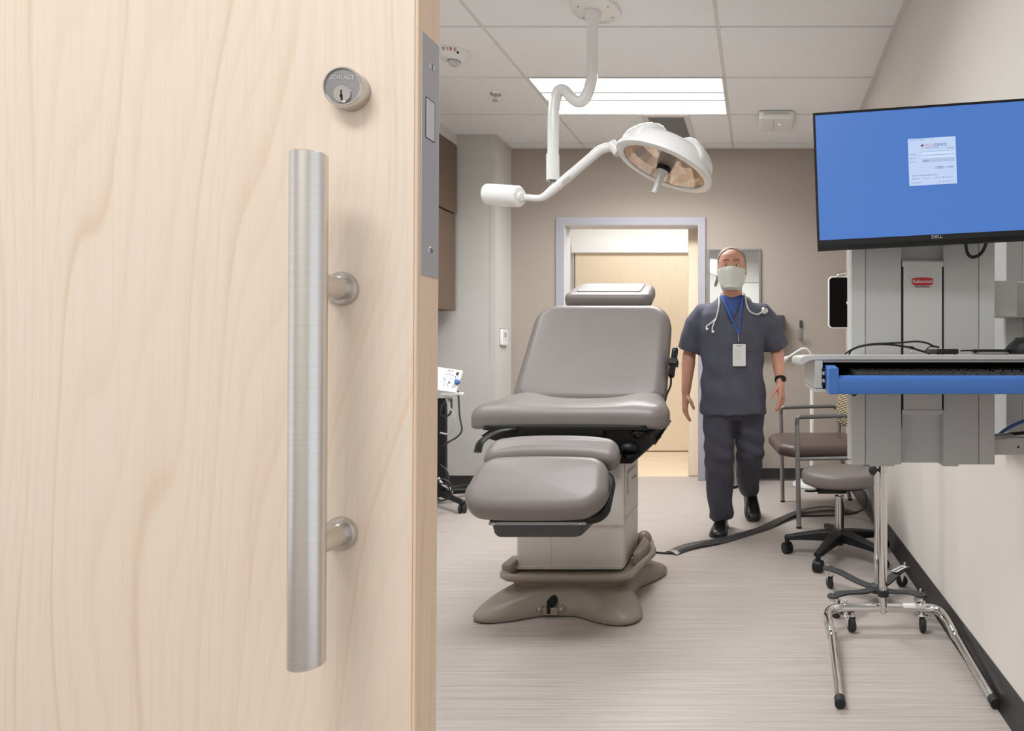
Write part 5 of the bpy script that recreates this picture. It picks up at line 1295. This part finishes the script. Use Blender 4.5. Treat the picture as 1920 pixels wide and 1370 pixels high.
# drapery folds (real relief): a few soft diagonal creases
for v in bm.verts:
    p = v.co; w = .0045 * math.sin(p.z * 38 + p.x * 22 + 1.5 * math.sin(p.x * 17)) * min(1, max(0, (1.24 - p.z) / .2)) + .003 * math.sin(p.x * 60 + p.z * 9) * min(1, max(0, (.95 - p.z) / .15))
    v.co += v.normal * w
# V neck: cut out along two planes, the blue shirt shows inside
VX, VZ = XP - .004, 1.215
def plane(co_, no): bmesh.ops.bisect_plane(bm, geom=bm.verts[:] + bm.edges[:] + bm.faces[:], plane_co=co_, plane_no=no)
nL = V((.16, 0, .067)).normalized(); nR = V((-.16, 0, .067)).normalized()
plane(V((VX, 0, VZ)), nL); plane(V((VX, 0, VZ)), nR)
vee = [f for f in bm.faces if f.calc_center_median().y < YP - .03 and all((f.calc_center_median() - V((VX, 0, VZ))).dot(n_) > 0 for n_ in (V((.16, 0, .075)), V((-.16, 0, .075)))) and f.calc_center_median().z < 1.40]
vee = [f for f in bm.faces if f.calc_center_median().y < YP - .02 and f.calc_center_median().z > VZ and abs(f.calc_center_median().x - VX) < (f.calc_center_median().z - VZ) * .42]
tree = BVHTree.FromBMesh(bm)
ret = bmesh.ops.duplicate(bm, geom=vee)
dup = [g for g in ret['geom'] if isinstance(g, bmesh.types.BMFace)]
bm2 = bmesh.new(); mp = {}
for f in dup:
    for v in f.verts:
        if v not in mp: mp[v] = bm2.verts.new(v.co + V((0, .003, 0)))
    bm2.faces.new([mp[v] for v in f.verts])
us = bpy.data.meshes.new('undershirt'); bm2.to_mesh(us); bm2.free()
bmesh.ops.delete(bm, geom=list({v for f in dup for v in f.verts}), context='VERTS')
bmesh.ops.delete(bm, geom=[f for f in vee if f.is_valid], context='FACES')
bm.to_mesh(top); bm.free()
st = mesh_part('scrub_top', top, M['scrub'], pe, 80)
mesh_part('undershirt', us, M['blue_shirt'], pe, 80)
def chest(x, z, lift=.004):                       # point on the front of the shirt
    h = tree.ray_cast(V((x, 2.5, z)), V((0, 1, 0)))
    return (h[0] if h[0] is not None else V((x, YP - .12, z))) + V((0, -lift, 0))
# pocket and collar edge
pk = [chest(.005, 1.12), chest(.005, 1.005), chest(.085, 1.005), chest(.085, 1.12)]
pkt = MB()
gx = [-.085 + .088 * i / 6 for i in range(7)]; gz = [1.06 + .115 * i / 6 for i in range(7)]
pkt.loft([[chest(x, z, .0035) for x in gx] + [chest(x, z, -.002) for x in gx[::-1]] for z in gz]).build('chest_pocket', M['scrub'], st, smooth=60)
for s in (-1, 1):
    MB().tube([chest(VX + s * (z - VZ) * .42, z, .0035) for z in [VZ + (1.375 - VZ) * i / 10 for i in range(11)]], .006, 8, flat=.5).build('collar_edge', M['scrub2'], st)
# ---- trousers
b = MB()
b.loft([ell((XP, YP + .004, z), rx, ry, 32) for z, rx, ry in ((.66, .11, .10), (.72, .165, .122), (.80, .172, .128), (.88, .165, .122), (.95, .15, .11))])
b.tube([hpR, hpR.lerp(knR, .45), knR, knR.lerp(anR, .5), V((-.228, 3.812, .075))], [.094, .096, .084, .079, .073], 22)
b.tube([hpL, hpL.lerp(knL, .45), knL, knL.lerp(anL, .5), V((-.070, 4.108, .180))], [.094, .094, .083, .077, .068], 22)
tr = fuse(b, .008, 7)
bm = bmesh.new(); bm.from_mesh(tr)
for v in bm.verts:
    p = v.co; v.co += v.normal * (.004 * math.sin(p.z * 46 + p.x * 30 + 2 * math.sin(p.z * 13)) + .003 * math.sin(p.x * 70 + p.z * 14))
bm.to_mesh(tr); bm.free()
mesh_part('scrub_trousers', tr, M['scrub2'], pe, 80)
# ---- shoes
def shoe(heel, toe, up, name='shoe'):
    f = (toe - heel).normalized(); up = (up - f * up.dot(f)).normalized(); s = f.cross(up); L = (toe - heel).length
    up_r = []; so_r = []
    for t, w, h in ((.0, .022, .050), (.04, .034, .066), (.12, .038, .082), (.28, .038, .090), (.42, .040, .080), (.55, .045, .062), (.70, .049, .052), (.84, .047, .046), (.94, .038, .038), (.99, .024, .026), (1.0, .012, .018)):
        c_ = heel + f * (t * L)
        up_r.append([c_ + s * (w * math.copysign(abs(math.cos(a)) ** .8, math.cos(a))) + up * (.012 + max(0, h - .012) * max(0, math.sin(a)) ** .75) for a in [PI * k / 14 for k in range(15)]])
        so_r.append([c_ + s * (w + .003) * q + up * z for q, z in ((-1, 0), (1, 0), (1, .014), (-1, .014))])
    sh = MB().loft(up_r).build(name, M['shoe'], pe, smooth=60)
    MB().loft(so_r).build('sole', M['rubber'], sh, bevel=.002)
    lb_ = MB()
    for t in (.40, .47, .54): lb_.tube([heel + f * (t * L) - s * .018 + up * (.082 - (t - .4) * .12), heel + f * (t * L) + up * (.088 - (t - .4) * .13), heel + f * (t * L) + s * .018 + up * (.082 - (t - .4) * .12)], .0028, 6)
    lb_.build('laces', M['black'], sh)
shoe(V((-.226, 3.897, .0)), V((-.240, 3.620, .0)), V((0, 0, 1)))
shoe(V((-.066, 4.200, .122)), V((-.036, 3.965, .004)), V((0, .45, 1)))
# ---- lanyard, badge, name card
lz0 = 1.375; bx, bz = XP + .040, 1.155
for s in (-1, 1):
    pts = [chest(XP + s * .062, lz0 - .005, .010)] + [chest(XP + s * .062 + (bx - XP - s * .062) * f, lz0 + (bz - lz0) * f, .010) for f in [.15 + .85 * i / 9 for i in range(10)]]
    MB().ribbon(pts, .013, .0016, up=(0, -1, 0)).build('lanyard', M['lanyard'], pe)
MB().tube([chest(bx, bz, .011), chest(bx, 1.11, .012)], .004, 8).build('lanyard_clip', M['chrome'], pe)
bgM = frame(chest(bx + .004, 1.035, .017), (1, .06, 0), (0, 0, 1))
bg = MB().cushion(rrect(.074, .125, .006, 4), -.004, .003, .002, M=bgM).build('name_badge', M['paper'], pe)
MB().box(-.028, .012, -.028, .030, .003, .0034, bgM).build('badge_photo', M['mask'], bg)
MB().box(-.016, .016, .050, .055, .003, .0036, bgM).build('badge_slot', M['silver'], bg)
# ---- stethoscope round the neck
q = spline([chest(-.245, 1.245, .012), chest(-.232, 1.31, .012), V((-.232, 3.74, 1.385)), V((-.205, 3.83, 1.410)), V((-.158, 3.845, 1.415)), V((-.108, 3.825, 1.408)), V((-.085, 3.74, 1.385)), chest(-.075, 1.33, .012), chest(-.055, 1.285, .012), chest(-.015, 1.268, .012), chest(.020, 1.285, .012)], 8)
sg = MB().tube(q, .0048, 10).build('stethoscope', M['pole_grey'], pe)
MB().lathe([(.0001, -.004), (.019, -.004), (.021, 0), (.019, .006), (.008, .010), (.0001, .011)], chest(.028, 1.29, .012), (0, -1, 0), 24).build('chest_piece', M['chrome'], sg)
e0 = chest(-.245, 1.245, .012)
for dx_, dz_ in ((-.052, -.062), (-.018, -.078)):
    e1 = chest(e0.x + dx_, e0.z + dz_, .016)
    tb_ = MB().tube(spline([e0, chest(e0.x + dx_ * .35 - .008, e0.z + dz_ * .4, .016), chest(e0.x + dx_ - .004, e0.z + dz_ * .75, .016), e1], 6), .0036, 8).ball(e1, .008, .007, .008, 10)
    tb_.build('ear_tube', M['white_p'], sg)
# ---- wrist watch on the image-right arm
d = (wrL - elL).normalized(); c_ = wrL - d * .018
wt = MB().lathe([(.030, -.009), (.0325, -.008), (.0325, .008), (.030, .009)], c_, d, 28).build('wrist_watch', M['black'], pe)
MB().lathe([(.0001, 0), (.016, 0), (.016, .006), (.0001, .007)], c_ + V((.018, -.026, .004)), (.5, -.8, .1), 20).build('watch_face', M['black_g'], wt)
# ---------------------------------------------------------------- light
def area(name, loc, sx, sy, power, col=(.955, .985, 1.0), rot=(0, 0, 0), spread=180):
    l = bpy.data.lights.new(name, 'AREA'); l.shape = 'RECTANGLE'; l.size = sx; l.size_y = sy; l.energy = power; l.color = col
    l.spread = math.radians(spread); o = bpy.data.objects.new(name, l); o.location = loc; o.rotation_euler = rot; COL.objects.link(o); return o
area('troffer_light', (-.826, 4.24, ZC - .012), 1.16, .54, 35, spread=140)
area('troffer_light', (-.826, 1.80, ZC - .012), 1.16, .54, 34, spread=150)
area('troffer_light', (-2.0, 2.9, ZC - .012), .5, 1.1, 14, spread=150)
area('corridor_light', (-.75, -.55, ZC - .012), 1.2, .6, 34)
area('corridor_light', (-1.0, 6.0, ZC - .012), 1.6, .5, 27)
w = bpy.data.worlds.new('World'); SC.world = w; w.use_nodes = True
bg = w.node_tree.nodes['Background']; bg.inputs[0].default_value = (.95, .97, 1.0, 1); bg.inputs[1].default_value = 1.0
SC.view_settings.exposure = 0.0
